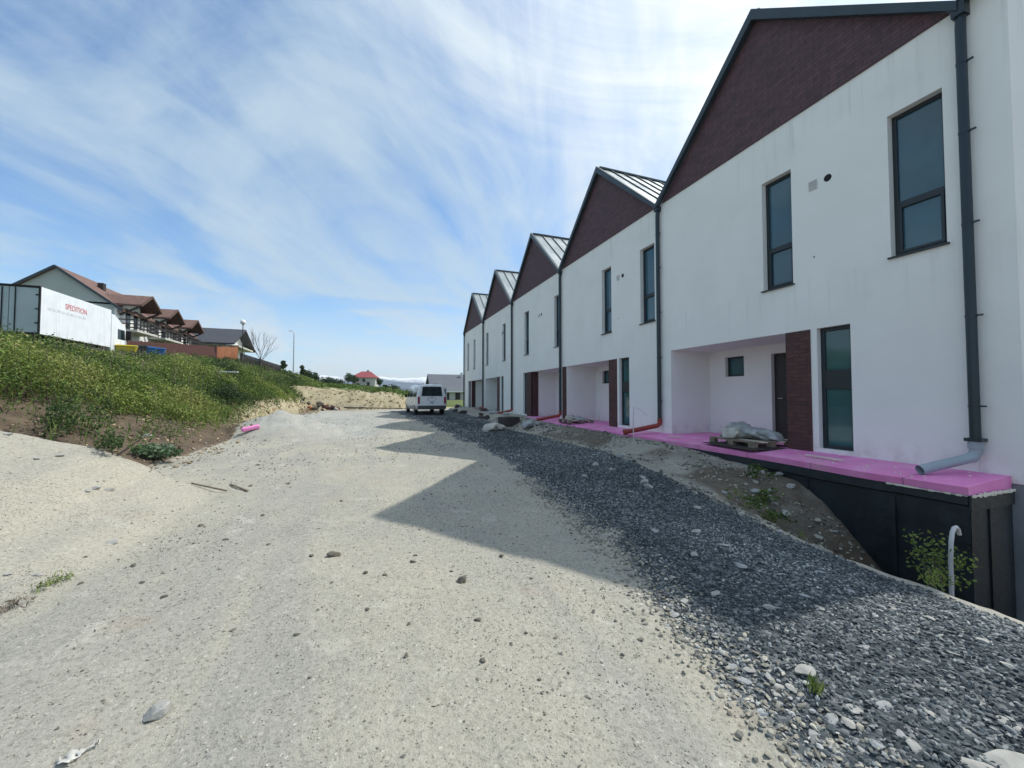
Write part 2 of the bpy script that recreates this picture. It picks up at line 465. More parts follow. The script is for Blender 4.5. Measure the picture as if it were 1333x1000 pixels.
# zone masks
en = fbm(gx*2.2, gy*2.2, 200)
en2 = fbm(gx*0.8, gy*0.8, 210)
gl, gr = gravel_left(gy), gravel_right(gy)
a_gravel = sstep(-0.18, 0.22, gx - gl + 0.7*(en-0.5) + 0.5*(en2-0.5)*sstep(5, 10, gy)) * sstep(-0.1, 0.1, gr - gx + 0.35*(en-0.5))*(1 - sstep(31, 34, gy))*np.where(gy > -4, 1, 0)
bf = bank_foot(gy) + 0.9*(fbm(gy*0.35, gx*0.2, 21) - 0.5)
tbank = bf - gx
onb = np.where(height(gx, gy, True), 1, 0)
a_soil = np.maximum(sstep(-0.3, 0.1, tbank)*onb*np.where(gy > 5, 1, 0)*np.where(gy < 44, 1, 0),
                    sstep(0.1, 0.5, gx - gr + 0.2*(en-0.5))*np.maximum(sstep(5.6, 3.6, gy), 0.85*sstep(18, 9, gy)*sstep(0.32, 0.55, en2))*np.where(gx < 20, 1, 0))
a_grass = np.maximum(sstep(4.6, 7.2, tbank + 2*(en2-0.5)), sstep(40.6, 42.6, gy + 1.2*(en-0.5)))
a_sand = np.maximum(sstep(15.5, 20, gy)*sstep(0.0, 0.4, tbank)*(1-sstep(1.5, 2.6, tbank + 1.5*(en2-0.5))),
                    sstep(37.0, 39.0, gy)*(1-sstep(41.4, 42.8, gy + 1.6*(en-0.5))))
a_grey = np.clip(sstep(-4.5, -3.2, gx)*sstep(12.5, 15, gy + 2*(en2-0.5))*sstep(1.6, 0.2, gx + 2*(en2-0.5))*(1-sstep(28, 34, gy)), 0, 1)

def mat_ground():
    m, t, p = new_mat('ground_surface')
    pos = t.node('ShaderNodeNewGeometry').outputs['Position']
    n1 = t.noise(pos, 0.45, 6, 0.6); n2 = t.noise(pos, 2.6, 6, 0.65); n3 = t.noise(pos, 32, 5, 0.7); n4 = t.noise(pos, 110, 3, 0.7)
    tr = t.noise(t.scale(pos, (1.3, 0.12, 1)), 1.0, 5, 0.6, 0.4)
    dirt = t.ramp(n1, [(0.3, (0.325, 0.316, 0.276)), (0.5, (0.378, 0.36, 0.302)), (0.7, (0.425, 0.396, 0.32))])
    dirt = t.mix(t.math('MULTIPLY', t.rng(tr, 0.48, 0.62), 0.5), dirt, (0.30, 0.297, 0.272))
    dirt = t.mix(t.math('MULTIPLY', t.rng(n2, 0.55, 0.70), 0.6), dirt, (0.47, 0.45, 0.39))
    dirt = t.mix(t.math('MULTIPLY', t.rng(t.noise(pos, 1.1, 4), 0.6, 0.72), 0.35), dirt, (0.38, 0.29, 0.225))
    gp = t.rng(t.noise(t.scale(pos, (0.55, 0.3, 1)), 1.0, 7, 0.68, 0.6), 0.52, 0.60)
    dirt = t.mix(t.math('MULTIPLY', gp, 0.40), dirt, (0.31, 0.304, 0.275))
    wp = t.rng(t.noise(t.scale(pos, (0.9, 0.5, 2)), 1.3, 7, 0.7, 0.3), 0.60, 0.66)
    dirt = t.mix(t.math('MULTIPLY', wp, 0.45), dirt, (0.55, 0.53, 0.48))
    sp = t.voro(pos, 46, 'F1', 'Color')
    sps = t.node('ShaderNodeSeparateColor'); t.put(sps.inputs[0], sp)
    spd = t.voro(pos, 46)
    spk = t.math('MULTIPLY', t.rng(sps.outputs[0], 0.72, 0.8), t.rng(spd, 0.45, 0.3))
    dirt = t.mix(t.math('MULTIPLY', spk, 0.75), dirt, t.mix(sps.outputs[1], (0.16, 0.15, 0.125), (0.55, 0.53, 0.47)))
    fine = t.ramp(t.math('ADD', t.math('MULTIPLY', n3, 0.6), t.math('MULTIPLY', n4, 0.4)), [(0.35, (0.64, 0.64, 0.63)), (0.5, (1, 1, 1)), (0.66, (1.18, 1.18, 1.16))])
    dirt = t.mix(1.0, dirt, fine, 'MULTIPLY')
    grey = t.mix(1.0, t.ramp(n2, [(0.3, (0.30, 0.305, 0.29)), (0.7, (0.42, 0.42, 0.39))]), fine, 'MULTIPLY')
    c = t.mix(t.math('MULTIPLY', t.attr('zone_grey'), 0.8), dirt, grey)
    vg = t.voro(pos, 34, 'F1', 'Color'); vgs = t.node('ShaderNodeSeparateColor'); t.put(vgs.inputs[0], vg)
    vd = t.voro(pos, 34)
    grav = t.ramp(vgs.outputs[0], [(0, (0.032, 0.042, 0.05)), (0.6, (0.085, 0.10, 0.108)), (0.93, (0.22, 0.232, 0.235)), (1, (0.38, 0.38, 0.36))])
    grav = t.mix(1.0, grav, t.ramp(n2, [(0.3, (0.8, 0.8, 0.8)), (0.7, (1.15, 1.15, 1.15))]), 'MULTIPLY')
    c = t.mix(t.math('MULTIPLY', t.rng(t.math('ADD', t.attr('zone_gravel'), t.math('MULTIPLY', t.math('SUBTRACT', n3, 0.5), 0.9)), 0.35, 0.65), 1.0), c, grav)
    soil = t.mix(1.0, t.ramp(n2, [(0.3, (0.075, 0.058, 0.043)), (0.7, (0.155, 0.12, 0.088))]), fine, 'MULTIPLY')
    c = t.mix(t.attr('zone_soil'), c, soil)
    grass = t.ramp(t.noise(pos, 1.6, 6, 0.7), [(0.3, (0.06, 0.085, 0.025)), (0.5, (0.11, 0.135, 0.04)), (0.7, (0.19, 0.18, 0.085))])
    wide = t.ramp(t.noise(t.scale(pos, (0.02, 0.07, 1)), 1.0, 5), [(0.35, (0.085, 0.12, 0.05)), (0.6, (0.15, 0.19, 0.075))])
    grass = t.mix(0.5, grass, wide)
    c = t.mix(t.attr('zone_grass'), c, grass)
    sand = t.mix(1.0, t.ramp(t.noise(pos, 1.3, 6, 0.7), [(0.3, (0.15, 0.13, 0.075)), (0.45, (0.34, 0.295, 0.195)), (0.7, (0.47, 0.415, 0.29))]), fine, 'MULTIPLY')
    c = t.mix(t.attr('zone_sand'), c, sand)
    t.put(p.inputs['Base Color'], c)
    p.inputs['Roughness'].default_value = 0.95; p.inputs['Specular IOR Level'].default_value = 0.15
    hgt = t.math('ADD', t.math('MULTIPLY', n3, 0.7), t.math('MULTIPLY', n4, 0.35))
    hgt = t.math('SUBTRACT', hgt, t.math('MULTIPLY', t.math('MULTIPLY', vd, t.attr('zone_gravel')), 1.2))
    b = t.bump(hgt, 0.75, 0.022)
    t.put(p.inputs['Normal'], t.bump(n2, 0.35, 0.08, b))
    return m
ground = fast_mesh('ground', np.stack([gx, gy, gz], 1), faces, mat_ground(),
                   {'zone_gravel': ('POINT', a_gravel), 'zone_soil': ('POINT', a_soil), 'zone_grass': ('POINT', a_grass),
                    'zone_sand': ('POINT', a_sand), 'zone_grey': ('POINT', a_grey)}, smooth=True)
tag(ground, 'pale dusty dirt yard with crushed stone strip, earth bank and meadow', 'ground', kind='structure')

# ------------------------------------------------------------------ stones
_t = (1 + 5**0.5)/2
ICO_V = np.array([(-1,_t,0),(1,_t,0),(-1,-_t,0),(1,-_t,0),(0,-1,_t),(0,1,_t),(0,-1,-_t),(0,1,-_t),(_t,0,-1),(_t,0,1),(-_t,0,-1),(-_t,0,1)])/math.hypot(1, _t)
ICO_F = np.array([(0,11,5),(0,5,1),(0,1,7),(0,7,10),(0,10,11),(1,5,9),(5,11,4),(11,10,2),(10,7,6),(7,1,8),(3,9,4),(3,4,2),(3,2,6),(3,6,8),(3,8,9),(4,9,5),(2,4,11),(6,2,10),(8,6,7),(9,8,1)])
def rot_mats(n, tilt):
    yaw = RNG.uniform(0, 2*PI, n); ax = RNG.normal(0, tilt, n); ay = RNG.normal(0, tilt, n)
    cz, sz = np.cos(yaw), np.sin(yaw); cx, sx = np.cos(ax), np.sin(ax); cy, sy = np.cos(ay), np.sin(ay)
    Z = np.zeros(n); O = np.ones(n)
    Rz = np.stack([cz, -sz, Z, sz, cz, Z, Z, Z, O], 1).reshape(n, 3, 3)
    Rx = np.stack([O, Z, Z, Z, cx, -sx, Z, sx, cx], 1).reshape(n, 3, 3)
    Ry = np.stack([cy, Z, sy, Z, O, Z, -sy, Z, cy], 1).reshape(n, 3, 3)
    return Rx @ Ry @ Rz
def stones(name, x, y, size, mat, label, cat, flat=0.55, tilt=0.5, sink=0.25, shade=None):
    n = len(x)
    v = np.repeat(ICO_V[None], n, 0)*(1 + RNG.uniform(-0.33, 0.33, (n, 12, 1)))
    sc = np.stack([size*RNG.uniform(0.8, 1.5, n), size*RNG.uniform(0.7, 1.1, n), size*flat*RNG.uniform(0.7, 1.3, n)], 1)*0.5
    for _ in range(3):       # a few flat broken faces
        nn_ = RNG.normal(0, 1, (n, 1, 3)); nn_ /= np.linalg.norm(nn_, axis=2, keepdims=True)
        ov_ = np.maximum((v*nn_).sum(2, keepdims=True) - RNG.uniform(0.35, 0.75, (n, 1, 1)), 0)
        v = v - nn_*ov_
    v = v*sc[:, None, :]
    v = np.einsum('nij,nkj->nki', rot_mats(n, tilt), v)
    z = height(x, y)
    v = v + np.stack([x, y, z + size*flat*(0.5 - sink)], 1)[:, None, :]
    f = (ICO_F[None] + (np.arange(n)*12)[:, None, None]).reshape(-1, 3)
    sh = RNG.uniform(0, 1, n)**1.3 if shade is None else shade
    o = fast_mesh(name, v.reshape(-1, 3), f, mat, {'shade': ('FACE', np.repeat(sh, 20))})
    return tag(o, label, cat, kind='stuff')

def sample(n, x0, x1, y0, y1, keep):
    x = RNG.uniform(x0, x1, n); y = y0 + (y1-y0)*RNG.uniform(0, 1, n)
    k = keep(x, y)
    return x[k], y[k]
def in_gravel(x, y, m=0.0):
    e = 0.6*(fbm(x*2.2, y*2.2, 200)-0.5)
    return (x > gravel_left(y) + m - e + RNG.normal(0, 0.07, len(x))) & (x < gravel_right(y) - m + 0.3*e + 0.05)
parts = []
x1_, y1_ = sample(36000, 1.1, 5.0, 0.3, 4.6, in_gravel)
x2_, y2_ = sample(22000, 1.9, 5.6, 4.6, 11.0, in_gravel)
x3_, y3_ = sample(9000, 2.0, 6.2, 11.0, 24.0, in_gravel)
xg = np.concatenate([x1_, x2_, x3_]); yg = np.concatenate([y1_, y2_, y3_])
sz = np.concatenate([RNG.uniform(0.011, 0.030, len(x1_)), RNG.uniform(0.018, 0.042, len(x2_)), RNG.uniform(0.035, 0.075, len(x3_))])
gsh = np.clip(RNG.uniform(0, 1, len(xg))**1.3*0.85 + 0.75*(fbm(xg*1.2, yg*0.9, 360) - 0.47) + 0.18*sstep(0.35, 0.0, xg - gravel_left(yg)), 0, 1)
stones('crushed_stone', xg, yg, sz*(0.8 + 0.45*fbm(xg*1.5, yg*1.5, 365)), M['gravel'], 'dark grey crushed stone spread in a strip beside the houses', 'gravel', shade=gsh)
# rubble along the strip's left edge
ne = 2600
ye = RNG.uniform(0.2, 6.5, ne)**1.0; xe = gravel_left(ye) + RNG.normal(-0.02, 0.13, ne)
stones('edge_rubble', xe, ye, RNG.uniform(0.012, 0.042, ne), M['pebble'], 'pale broken stones along the edge of the dark gravel', 'rubble', 0.5, 0.35)
# pebbles pressed into the dirt
xp, yp = sample(17000, -7, 2.6, 0.6, 9, lambda x, y: (x < gravel_left(y)) & (x > -0.7*y-1.2) & (fbm(x*0.9, y*0.6, 300) + RNG.uniform(-0.25, 0.25, len(x)) > 0.5))
xq, yq = sample(7000, -4.2, 3, 9, 26, lambda x, y: (x < gravel_left(y)) & (fbm(x*0.5, y*0.5, 310) + RNG.uniform(-0.25, 0.25, len(x)) > 0.5))
stones('dirt_pebbles', np.concatenate([xp, xq]), np.concatenate([yp, yq]),
       np.concatenate([RNG.uniform(0.005, 0.017, len(xp)) + 0.018*(RNG.uniform(0, 1, len(xp)) > 0.97), RNG.uniform(0.015, 0.05, len(xq))]), M['pebble'],
       'small pale pebbles pressed into the dusty track', 'pebbles', 0.5, 0.3, 0.35)
# fine grit close by
xf_, yf_ = sample(38000, -4.5, 2.6, 0.7, 6, lambda x, y: (x < gravel_left(y)) & (x > -0.7*y - 0.8) & (fbm(x*1.6, y*1.0, 340) + RNG.uniform(-0.2, 0.2, len(x)) > 0.47))
stones('grit', xf_, yf_, RNG.uniform(0.003, 0.010, len(xf_)) + 0.0008*yf_, M['pebble'], 'fine pale grit lying loose over the dirt track', 'grit', 0.6, 0.5, 0.25, RNG.uniform(0.35, 1, len(xf_)))
# dark crumbs of clay dropped on the track
xc, yc = sample(5000, -5, 2.4, 1.2, 14, lambda x, y: (x < gravel_left(y) - 0.1) & (x > -0.7*y - 1) & (fbm(x*1.4, y*0.8, 350) + RNG.uniform(-0.12, 0.12, len(x)) > 0.60))
stones('clay_crumbs', xc, yc, RNG.uniform(0.006, 0.018, len(xc)) + 0.0016*yc + 0.014*(RNG.uniform(0, 1, len(xc)) > 0.93), M['soilclod'], 'dark crumbs of clay and stone dropped in patches on the dirt track', 'crumbs', 0.6, 0.5, 0.3, RNG.uniform(0.15, 0.6, len(xc)))
# rubble on the soil shelf in front of the terrace and in the pit side
xr, yr = sample(11000, 4.4, 7.0, 2.6, 20, lambda x, y: (x > gravel_right(y) - 0.15) & (x < terrace_x(y)) & (fbm(x*1.3, y*1.3, 320) + RNG.uniform(-0.15, 0.15, len(x)) > 0.44))
stones('shelf_rubble', xr, yr, RNG.uniform(0.02, 0.075, len(xr)) + 0.07*(RNG.uniform(0, 1, len(xr)) > 0.97), M['soilclod'], 'brown and pale rubble on the soil between gravel and terrace', 'rubble', 0.6, 0.5, 0.3)
# clods on the bank foot and the eroded faces
xb, yb = sample(9000, -8, 4, 8, 43, lambda x, y: ((x < bank_foot(y)+0.6) & (x > bank_foot(y)-2.2)) | ((y > 38) & (y < 42)))
stones('bank_clods', xb, yb, RNG.uniform(0.03, 0.11, len(xb)) + 0.12*(yb > 18)*(RNG.uniform(0, 1, len(xb)) > 0.85), mat_stone('bank_clod', [(0, (0.16, 0.12, 0.075)), (0.5, (0.32, 0.25, 0.155)), (1, (0.46, 0.38, 0.25))]), 'loose clods on the foot of the earth bank', 'clods', 0.7, 0.5, 0.3)

def one_stone(name, x, y, size, flat, mat, label, cat, group, yaw=None, tilt=0.08, seed=0, long=1.3):
    rr = random.Random(seed)
    import bmesh
    bm = bmesh.new(); bmesh.ops.create_icosphere(bm, subdivisions=3, radius=0.5)
    ph = [rr.uniform(0, 6) for _ in range(6)]
    planes = []
    for _ in range(9):
        nv_ = Vector((rr.gauss(0, 1), rr.gauss(0, 1), rr.gauss(0, 0.8))).normalized()
        planes.append((nv_, rr.uniform(0.27, 0.42)))
    for v in bm.verts:
        c = v.co
        c *= 1 + 0.10*math.sin(c.x*5+ph[0])*math.cos(c.y*6+ph[1]) + rr.uniform(-0.02, 0.02)
        for nv_, dd in planes:
            e = c.dot(nv_) - dd
            if e > 0: c -= nv_*e
        c.x *= size*long*1.2; c.y *= size*1.2; c.z *= size*flat*1.3
    me = bpy.data.meshes.new(name); bm.to_mesh(me); bm.free()
    me.materials.append(mat)
    o = bpy.data.objects.new(name, me); COL.objects.link(o)
    o.location = (x, y, H1(x, y) + size*flat*0.22)
    o.rotation_euler = (rr.uniform(-tilt, tilt), rr.uniform(-tilt, tilt), rr.uniform(0, 6.3) if yaw is None else yaw)
    return tag(o, label, cat, group)

CAMZ = 1.5; F = 510.0; XV, YH = 481.0, 516.0; CY_, SY_ = math.cos(R(19.94)), math.sin(R(19.94))
def on_ground(px, py, z=0.0):
    """place on the yard: where a spot of the photo lies on ground of height z"""
    d = F*(CAMZ - z)/(py - YH)
    X = (px - XV)*d*CY_/F
    return X, (d - X*SY_)/CY_

def gpt(px, py):
    d = np.geomspace(1.0, 70, 1500)
    X = (px - XV)*d*CY_/F; Y = (d - X*SY_)/CY_
    hit = np.nonzero(CAMZ - (py - YH)*d/F <= height(X, Y))[0]
    i = hit[0] if len(hit) else -1
    return float(X[i]), float(Y[i])
x, y = gpt(217, 921); one_stone('rock', x, y, 0.078, 0.85, M['palestone'], 'rounded pale stone lying alone on the open dirt in the left foreground', 'stone', None, 0.4, seed=4)
x, y = gpt(602, 754); one_stone('earth_clod', x, y, 0.075, 0.7, M['clod'], 'largest dark brown clod, on the dirt left of the gravel strip', 'clod', None, 0.2, seed=2)
x, y = gpt(437, 721); one_stone('earth_clod', x, y, 0.085, 0.6, M['clod'], 'dark flat clod in the middle of the sunlit dirt track', 'clod', None, 0.2, seed=3)
clods = [(265,683),(298,701),(410,722),(479,792),(632,852),(626,800),(533,807),(195,755),(115,758),(180,735),(220,773),(390,821),(536,726),(643,640),(330,635),(345,668),(350,705),(480,740),(335,606),(445,650),(655,723),(540,723),(380,632),(505,745),(590,740),(530,850)]
for i, (u, v) in enumerate(clods):
    x, y = gpt(u + random.uniform(-3, 3), v + random.uniform(-3, 3))
    one_stone('earth_clod', x, y, 0.009 + 0.016*random.random() + 0.0045*abs(y), 0.6, M['clod'], 'small dark clod lying on the sunlit dirt track', 'clod', 'small dark clods on the dirt track', seed=10+i)
pale = [(997,700),(938,708),(888,779),(1042,772),(996,786),(1200,800),(1100,768),(1270,830),(1060,788),(1115,838),(1232,846),(1196,918),(1140,910),(903,690),(870,748),(960,735),(1010,650+40),(905,660),(1080,690),(960,668),(1290,930),(1062,742),(925,770),(1215,770),(850,690),(1150,735),(880,640),(940,640),(820,640),(900,720),(1010,745),(1300,860)]
for i, (u, v) in enumerate(pale):
    x, y = gpt(u, v)
    one_stone('flat_stone', x, y, random.uniform(0.05, 0.085)*(0.6+0.12*y), 0.28, M['palestone'] if i % 3 else M['greystone'], 'pale flat stone lying loose on the grey gravel', 'stone', 'pale flat stones on the grey gravel', seed=60+i, tilt=0.2, long=random.uniform(1.2, 1.9))
x, y = gpt(1290, 980); one_stone('flat_stone', x, y, 0.11, 0.22, M['palestone'], 'big pale slab of stone at the bottom right corner of the gravel', 'stone', None, 2.6, seed=101, long=1.7)
x, y = gpt(1255, 985); one_stone('flat_stone', x, y, 0.075, 0.25, M['palestone'], 'pale pointed stone beside the big slab on the near gravel', 'stone', None, 2.3, seed=102, long=1.3)
x, y = gpt(1042, 868); one_stone('flat_stone', x, y, 0.085, 0.4, M['palestone'], 'tan squarish stone half buried where gravel meets dirt', 'stone', None, 0.1, seed=103, long=1.5)
edge = [(952,862),(975,866),(1003,868),(1000,885),(1030,905),(1068,908),(1058,944),(1085,935),(1108,950),(1075,962),(1120,962),(1040,925),(990,870),(1095,912),(1130,970),(938,842),(955,880),(1105,985),(1065,925),(1025,888),(905,800),(880,795),(920,822),(1150,985),(1155,945),(1170,965),(1195,980),(1010,895)]
for i, (u, v) in enumerate(edge):
    if i % 3 == 2: continue
    x, y = gpt(u + random.uniform(-8, 8), v + random.uniform(-5, 5))
    one_stone('flat_stone', x, y, random.uniform(0.028, 0.052), 0.3, M['palestone'] if i % 2 else M['greystone'], 'chunky broken stone on the border between gravel strip and dirt', 'stone', 'broken stones bordering the gravel', seed=130+i, tilt=0.3)
soilst = [(835,622),(838,628),(843,634),(805,595),(790,588),(795,612),(760,620),(1024,604),(1027,634),(1000,640),(1005,655),(1018,672),(980,640),(1060,700),(1012,618),(820,600),(775,605)]
for i, (u, v) in enumerate(soilst):
    x, y = gpt(u, v)
    one_stone('rubble_stone', x, y, random.uniform(0.09, 0.17)*(0.5+0.07*y), 0.6, M['palestone'] if i % 3 else M['greystone'], 'loose stone on the brown soil between gravel and pink terrace', 'stone', 'loose stones on the soil by the terrace', seed=180+i, tilt=0.3)
mst = [(52,597),(80,593),(128,636),(146,637),(152,704),(57,746),(13,566),(118,638),(20,745)]
for i, (u, v) in enumerate(mst):
    x, y = gpt(u, v)
    one_stone('flat_stone', x, y, random.uniform(0.05, 0.10)*(0.5+0.1*y)*0.8, 0.4, M['palestone'], 'pale stone lying on the slope of the sand mound', 'stone', 'pale stones on the sand mound', seed=210+i, tilt=0.2)

# ------------------------------------------------------------------ the row of white townhouses
Z_FLOOR, Z_FOAM, Z_DOOR, Z_EAVE, Z_APEX = 0.53, 0.40, 2.78, 7.08, 9.93
WZ0, WZ1 = 3.75, 6.08
DEPTH = 10.0; REC = 1.4
def facade(mb, y0, y1, z0, z1, ops, x=0.0):
    ycs = sorted({y0, y1} | {o[0] for o in ops} | {o[1] for o in ops})
    zcs = sorted({z0, z1} | {max(z0, o[2]) for o in ops} | {o[3] for o in ops})
    for a, b in zip(ycs[:-1], ycs[1:]):
        for c, d in zip(zcs[:-1], zcs[1:]):
            ym, zm = (a+b)/2, (c+d)/2
            if any(o[0] < ym < o[1] and o[2] < zm < o[3] for o in ops): continue
            mb.quad((x, a, c), (x, a, d), (x, b, d), (x, b, c))
    for (a, b, c, d, dep) in ops:
        mb.quad((x, a, c), (x+dep, a, c), (x+dep, a, d), (x, a, d))
        mb.quad((x, b, c), (x, b, d), (x+dep, b, d), (x+dep, b, c))
        mb.quad((x, a, d), (x+dep, a, d), (x+dep, b, d), (x, b, d))
        mb.quad((x, a, c), (x, b, c), (x+dep, b, c), (x+dep, a, c))

def window(root, ya, yb, za, zb, x, transom=None, tw=0.09, glass='glass', fw=0.06, sill=True, label=None):
    """frame in the reveal; panes and sill are its sub-parts"""
    m = MB()
    m.box(x, x+0.07, ya, ya+fw, za, zb); m.box(x, x+0.07, yb-fw, yb, za, zb)
    m.box(x, x+0.07, ya+fw, yb-fw, za, za+fw); m.box(x, x+0.07, ya+fw, yb-fw, zb-fw, zb)
    spans = [(za+fw, zb-fw)]
    if transom:
        m.box(x, x+0.07, ya+fw, yb-fw, transom, transom+tw)
        spans = [(za+fw, transom), (transom+tw, zb-fw)]
    fo = m.build('window', M['frame'], root, bevel=0.006)
    for i, (c, d) in enumerate(spans):
        g = MB()
        if transom and i == 0 and tw < 0.2:      # the opening lower sash has its own slim frame
            g2 = MB(); s = 0.04
            g2.box(x-0.012, x+0.05, ya+fw, ya+fw+s, c, d); g2.box(x-0.012, x+0.05, yb-fw-s, yb-fw, c, d)
            g2.box(x-0.012, x+0.05, ya+fw+s, yb-fw-s, c, c+s); g2.box(x-0.012, x+0.05, ya+fw+s, yb-fw-s, d-s, d)
            g2.build('sash', M['frame'], fo, bevel=0.004)
        g.box(x+0.03, x+0.045, ya+fw-0.005, yb-fw+0.005, c-0.005, d+0.005)
        g.build('pane', M[glass], fo)
    if sill:
        s = MB(); s.box(-0.045, x+0.01, ya-0.03, yb+0.03, za-0.03, za-0.004)
        s.build('sill', M['frame'], fo)
    return fo

def pipe_part(root, y, top, bottom, elbow, x=-0.085):
    m = MB()
    m.tube([(x+0.02, y, top), (x, y, top-0.18), (x, y, bottom)], 0.056, 14)
    m.box(x-0.066, 0.0, y-0.07, y+0.07, top-0.02, top+0.18)
    po = m.build('downpipe', M['pipe'], root)
    for z in (1.35, 2.6, 3.9, 5.2, 6.2):
        b = MB(); b.tube([(x, y, z), (x, y, z+0.03)], 0.0605, 14); b.box(x-0.012, x+0.012, y-0.115, y-0.058, z+0.004, z+0.026)
        b.build('bracket', M['pipe'], po)
    return po

HOUSES = [
    dict(win=[(.039, .144), (.394, .494)], low=(.24, .328), brick=(.346, .421), rec=(.421, .938), flip=False,
         lab='white townhouse nearest the camera, with burgundy brick gable and grey drain elbow'),
    dict(win=[(.039, .144), (.394, .49)], low=(.24, .328), brick=(.346, .421), rec=(.421, .925), flip=False, pier=True,
         lab='second white townhouse in the row, its downpipe ending in a red drain pipe'),
    dict(win=[(.023, .118), (.605, .71)], low=(.655, .74), brick=(.55, .65), rec=(.03, .55), flip=True,
         lab='middle white townhouse of the five in the row'),
    dict(win=[(.215, .315), (.82, .92)], low=(.28, .37), brick=(.40, .48), rec=(.48, .94), flip=False,
         lab='white townhouse next to last at the far end of the row'),
    dict(win=[(.41, .50), (.75, .845)], low=(.70, .79), brick=(.64, .69), rec=(.06, .63), flip=True,
         lab='farthest white townhouse, at the end of the row nearest the parked van'),
]
slope = (Z_APEX - Z_EAVE)/(W/2)
for k, hd in enumerate(HOUSES):
    yb0 = Y0 + k*W
    root = empty('townhouse', (X_FACADE, yb0, 0))
    tag(root, hd['lab'], 'house', 'row of white gabled townhouses')
    # wall with porch recess
    w = MB()
    ops = []
    for a, b in hd['win']: ops.append((a*W, b*W, WZ0, WZ1, 0.2))
    ops.append((hd['low'][0]*W, hd['low'][1]*W, Z_FLOOR, Z_DOOR, 0.16))
    r0, r1 = hd['rec'][0]*W, hd['rec'][1]*W
    ops.append((r0, r1, 0.3, Z_DOOR, REC))
    facade(w, 0, W, 0.3, Z_EAVE, ops)
    # recess back wall with door and small window
    rl = r1 - r0
    if hd['flip']:
        dr = (r0+0.05, r0+1.05); sw = (r0+1.5, r0+2.0)
    else:
        dr = (r0+0.36, r0+1.36); sw = (r1-1.12, r1-0.54)
    facade(w, r0, r1, 0.3, Z_DOOR, [(dr[0], dr[1], 0.47, 2.55, 0.18), (sw[0], sw[1], 2.04, 2.58, 0.16)], REC)
    # rest of the shell
    w.quad((0, 0.006, 0.0), (DEPTH, 0.006, 0.0), (DEPTH, 0.006, Z_EAVE), (0, 0.006, Z_EAVE))
    w.quad((0, W-0.006, 0.0), (DEPTH, W-0.006, 0.0), (DEPTH, W-0.006, Z_EAVE), (0, W-0.006, Z_EAVE))
    w.quad((DEPTH, 0, 0), (DEPTH, W, 0), (DEPTH, W, Z_EAVE), (DEPTH, 0, Z_EAVE))
    w.add([(DEPTH, 0, Z_EAVE), (DEPTH, W, Z_EAVE), (DEPTH, W/2, Z_APEX-0.15)], [(0, 1, 2)])
    w.build('wall', M['stucco'], root)
    # brick gable
    g = MB()
    g.prism([(0.02, Z_EAVE), (W-0.02, Z_EAVE), (W/2, Z_APEX-0.16)], 'x', -0.025, 0.28)
    g.build('gable_cladding', M['brick'], root)
    # brick piers by the porch
    b = MB(); b.box(-0.02, 0.05, hd['brick'][0]*W, hd['brick'][1]*W-0.002, Z_FOAM, Z_DOOR-0.002)
    if hd['flip']: b.box(0.05, 0.38, hd['rec'][1]*W-0.018, hd['rec'][1]*W-0.003, Z_FOAM, Z_DOOR-0.004)
    b.build('brick_pier', M['brick_low'], root)
    if hd.get('pier'):
        b = MB(); b.box(-0.02, 0.05, 0.93*W, W-0.09, Z_FOAM, Z_DOOR-0.002); b.build('brick_pier', M['brick_low'], root)
    # roof with standing seams
    rf = MB()
    th = 0.13
    for s in (0, 1):
        ya, yb = (0.004, W/2) if s == 0 else (W-0.004, W/2)
        rf.prism([(ya, Z_EAVE+0.02), (yb, Z_APEX), (yb, Z_APEX-th), (ya, Z_EAVE+0.02-th)], 'x', -0.05, DEPTH+0.2, 0)
        xx = 0.45
        while xx < DEPTH:
            n = 1 if s else -1
            rf.bar((xx, ya + (0.02 if s == 0 else -0.02), Z_EAVE+0.055), (xx, yb, Z_APEX+0.022), 0.035, 0.05, 1)
            xx += 0.55
    rf.box(-0.05, DEPTH+0.2, W/2-0.09, W/2+0.09, Z_APEX-0.02, Z_APEX+0.035, 1)
    rf.build('roof', [M['roofmetal'], M['seam']], root)
    tr = MB()
    dz = 0.24
    for s in (0, 1):
        ya, yb = (0.0, W/2) if s == 0 else (W, W/2)
        tr.prism([(ya, Z_EAVE+0.03), (yb, Z_APEX+0.05), (yb, Z_APEX+0.05-dz), (ya, Z_EAVE+0.03-dz*0.6)], 'x', -0.17, -0.052)
    tr.build('verge_trim', M['trim'], root)
    # windows
    for a, c in hd['win']: window(root, a*W, c*W, WZ0, WZ1, 0.12, WZ0+0.83, 0.07)
    window(root, hd['low'][0]*W, hd['low'][1]*W, Z_FLOOR, Z_DOOR, 0.10, Z_FLOOR+1.10, 0.36, 'glass_low', 0.07, sill=False)
    o = window(root, sw[0], sw[1], 2.04, 2.58, REC+0.10, None, 0, 'glass_low', 0.05, sill=False)
    # front door
    d = MB(); d.box(REC+0.10, REC+0.16, dr[0]+0.003, dr[1]-0.003, 0.475, 2.545)
    for q in range(3): d.box(REC+0.085, REC+0.10, dr[0]+0.14, dr[1]-0.14, 0.62+q*0.64, 1.16+q*0.64)
    do = d.build('front_door', M['door'], root, bevel=0.006)
    hh = MB(); hy = dr[0]+0.12 if hd['flip'] else dr[1]-0.12
    hh.tube([(REC+0.10, hy, 1.45), (REC+0.045, hy, 1.45), (REC+0.045, hy-0.12, 1.45)], 0.011, 8)
    hh.build('handle', M['vent'], do)
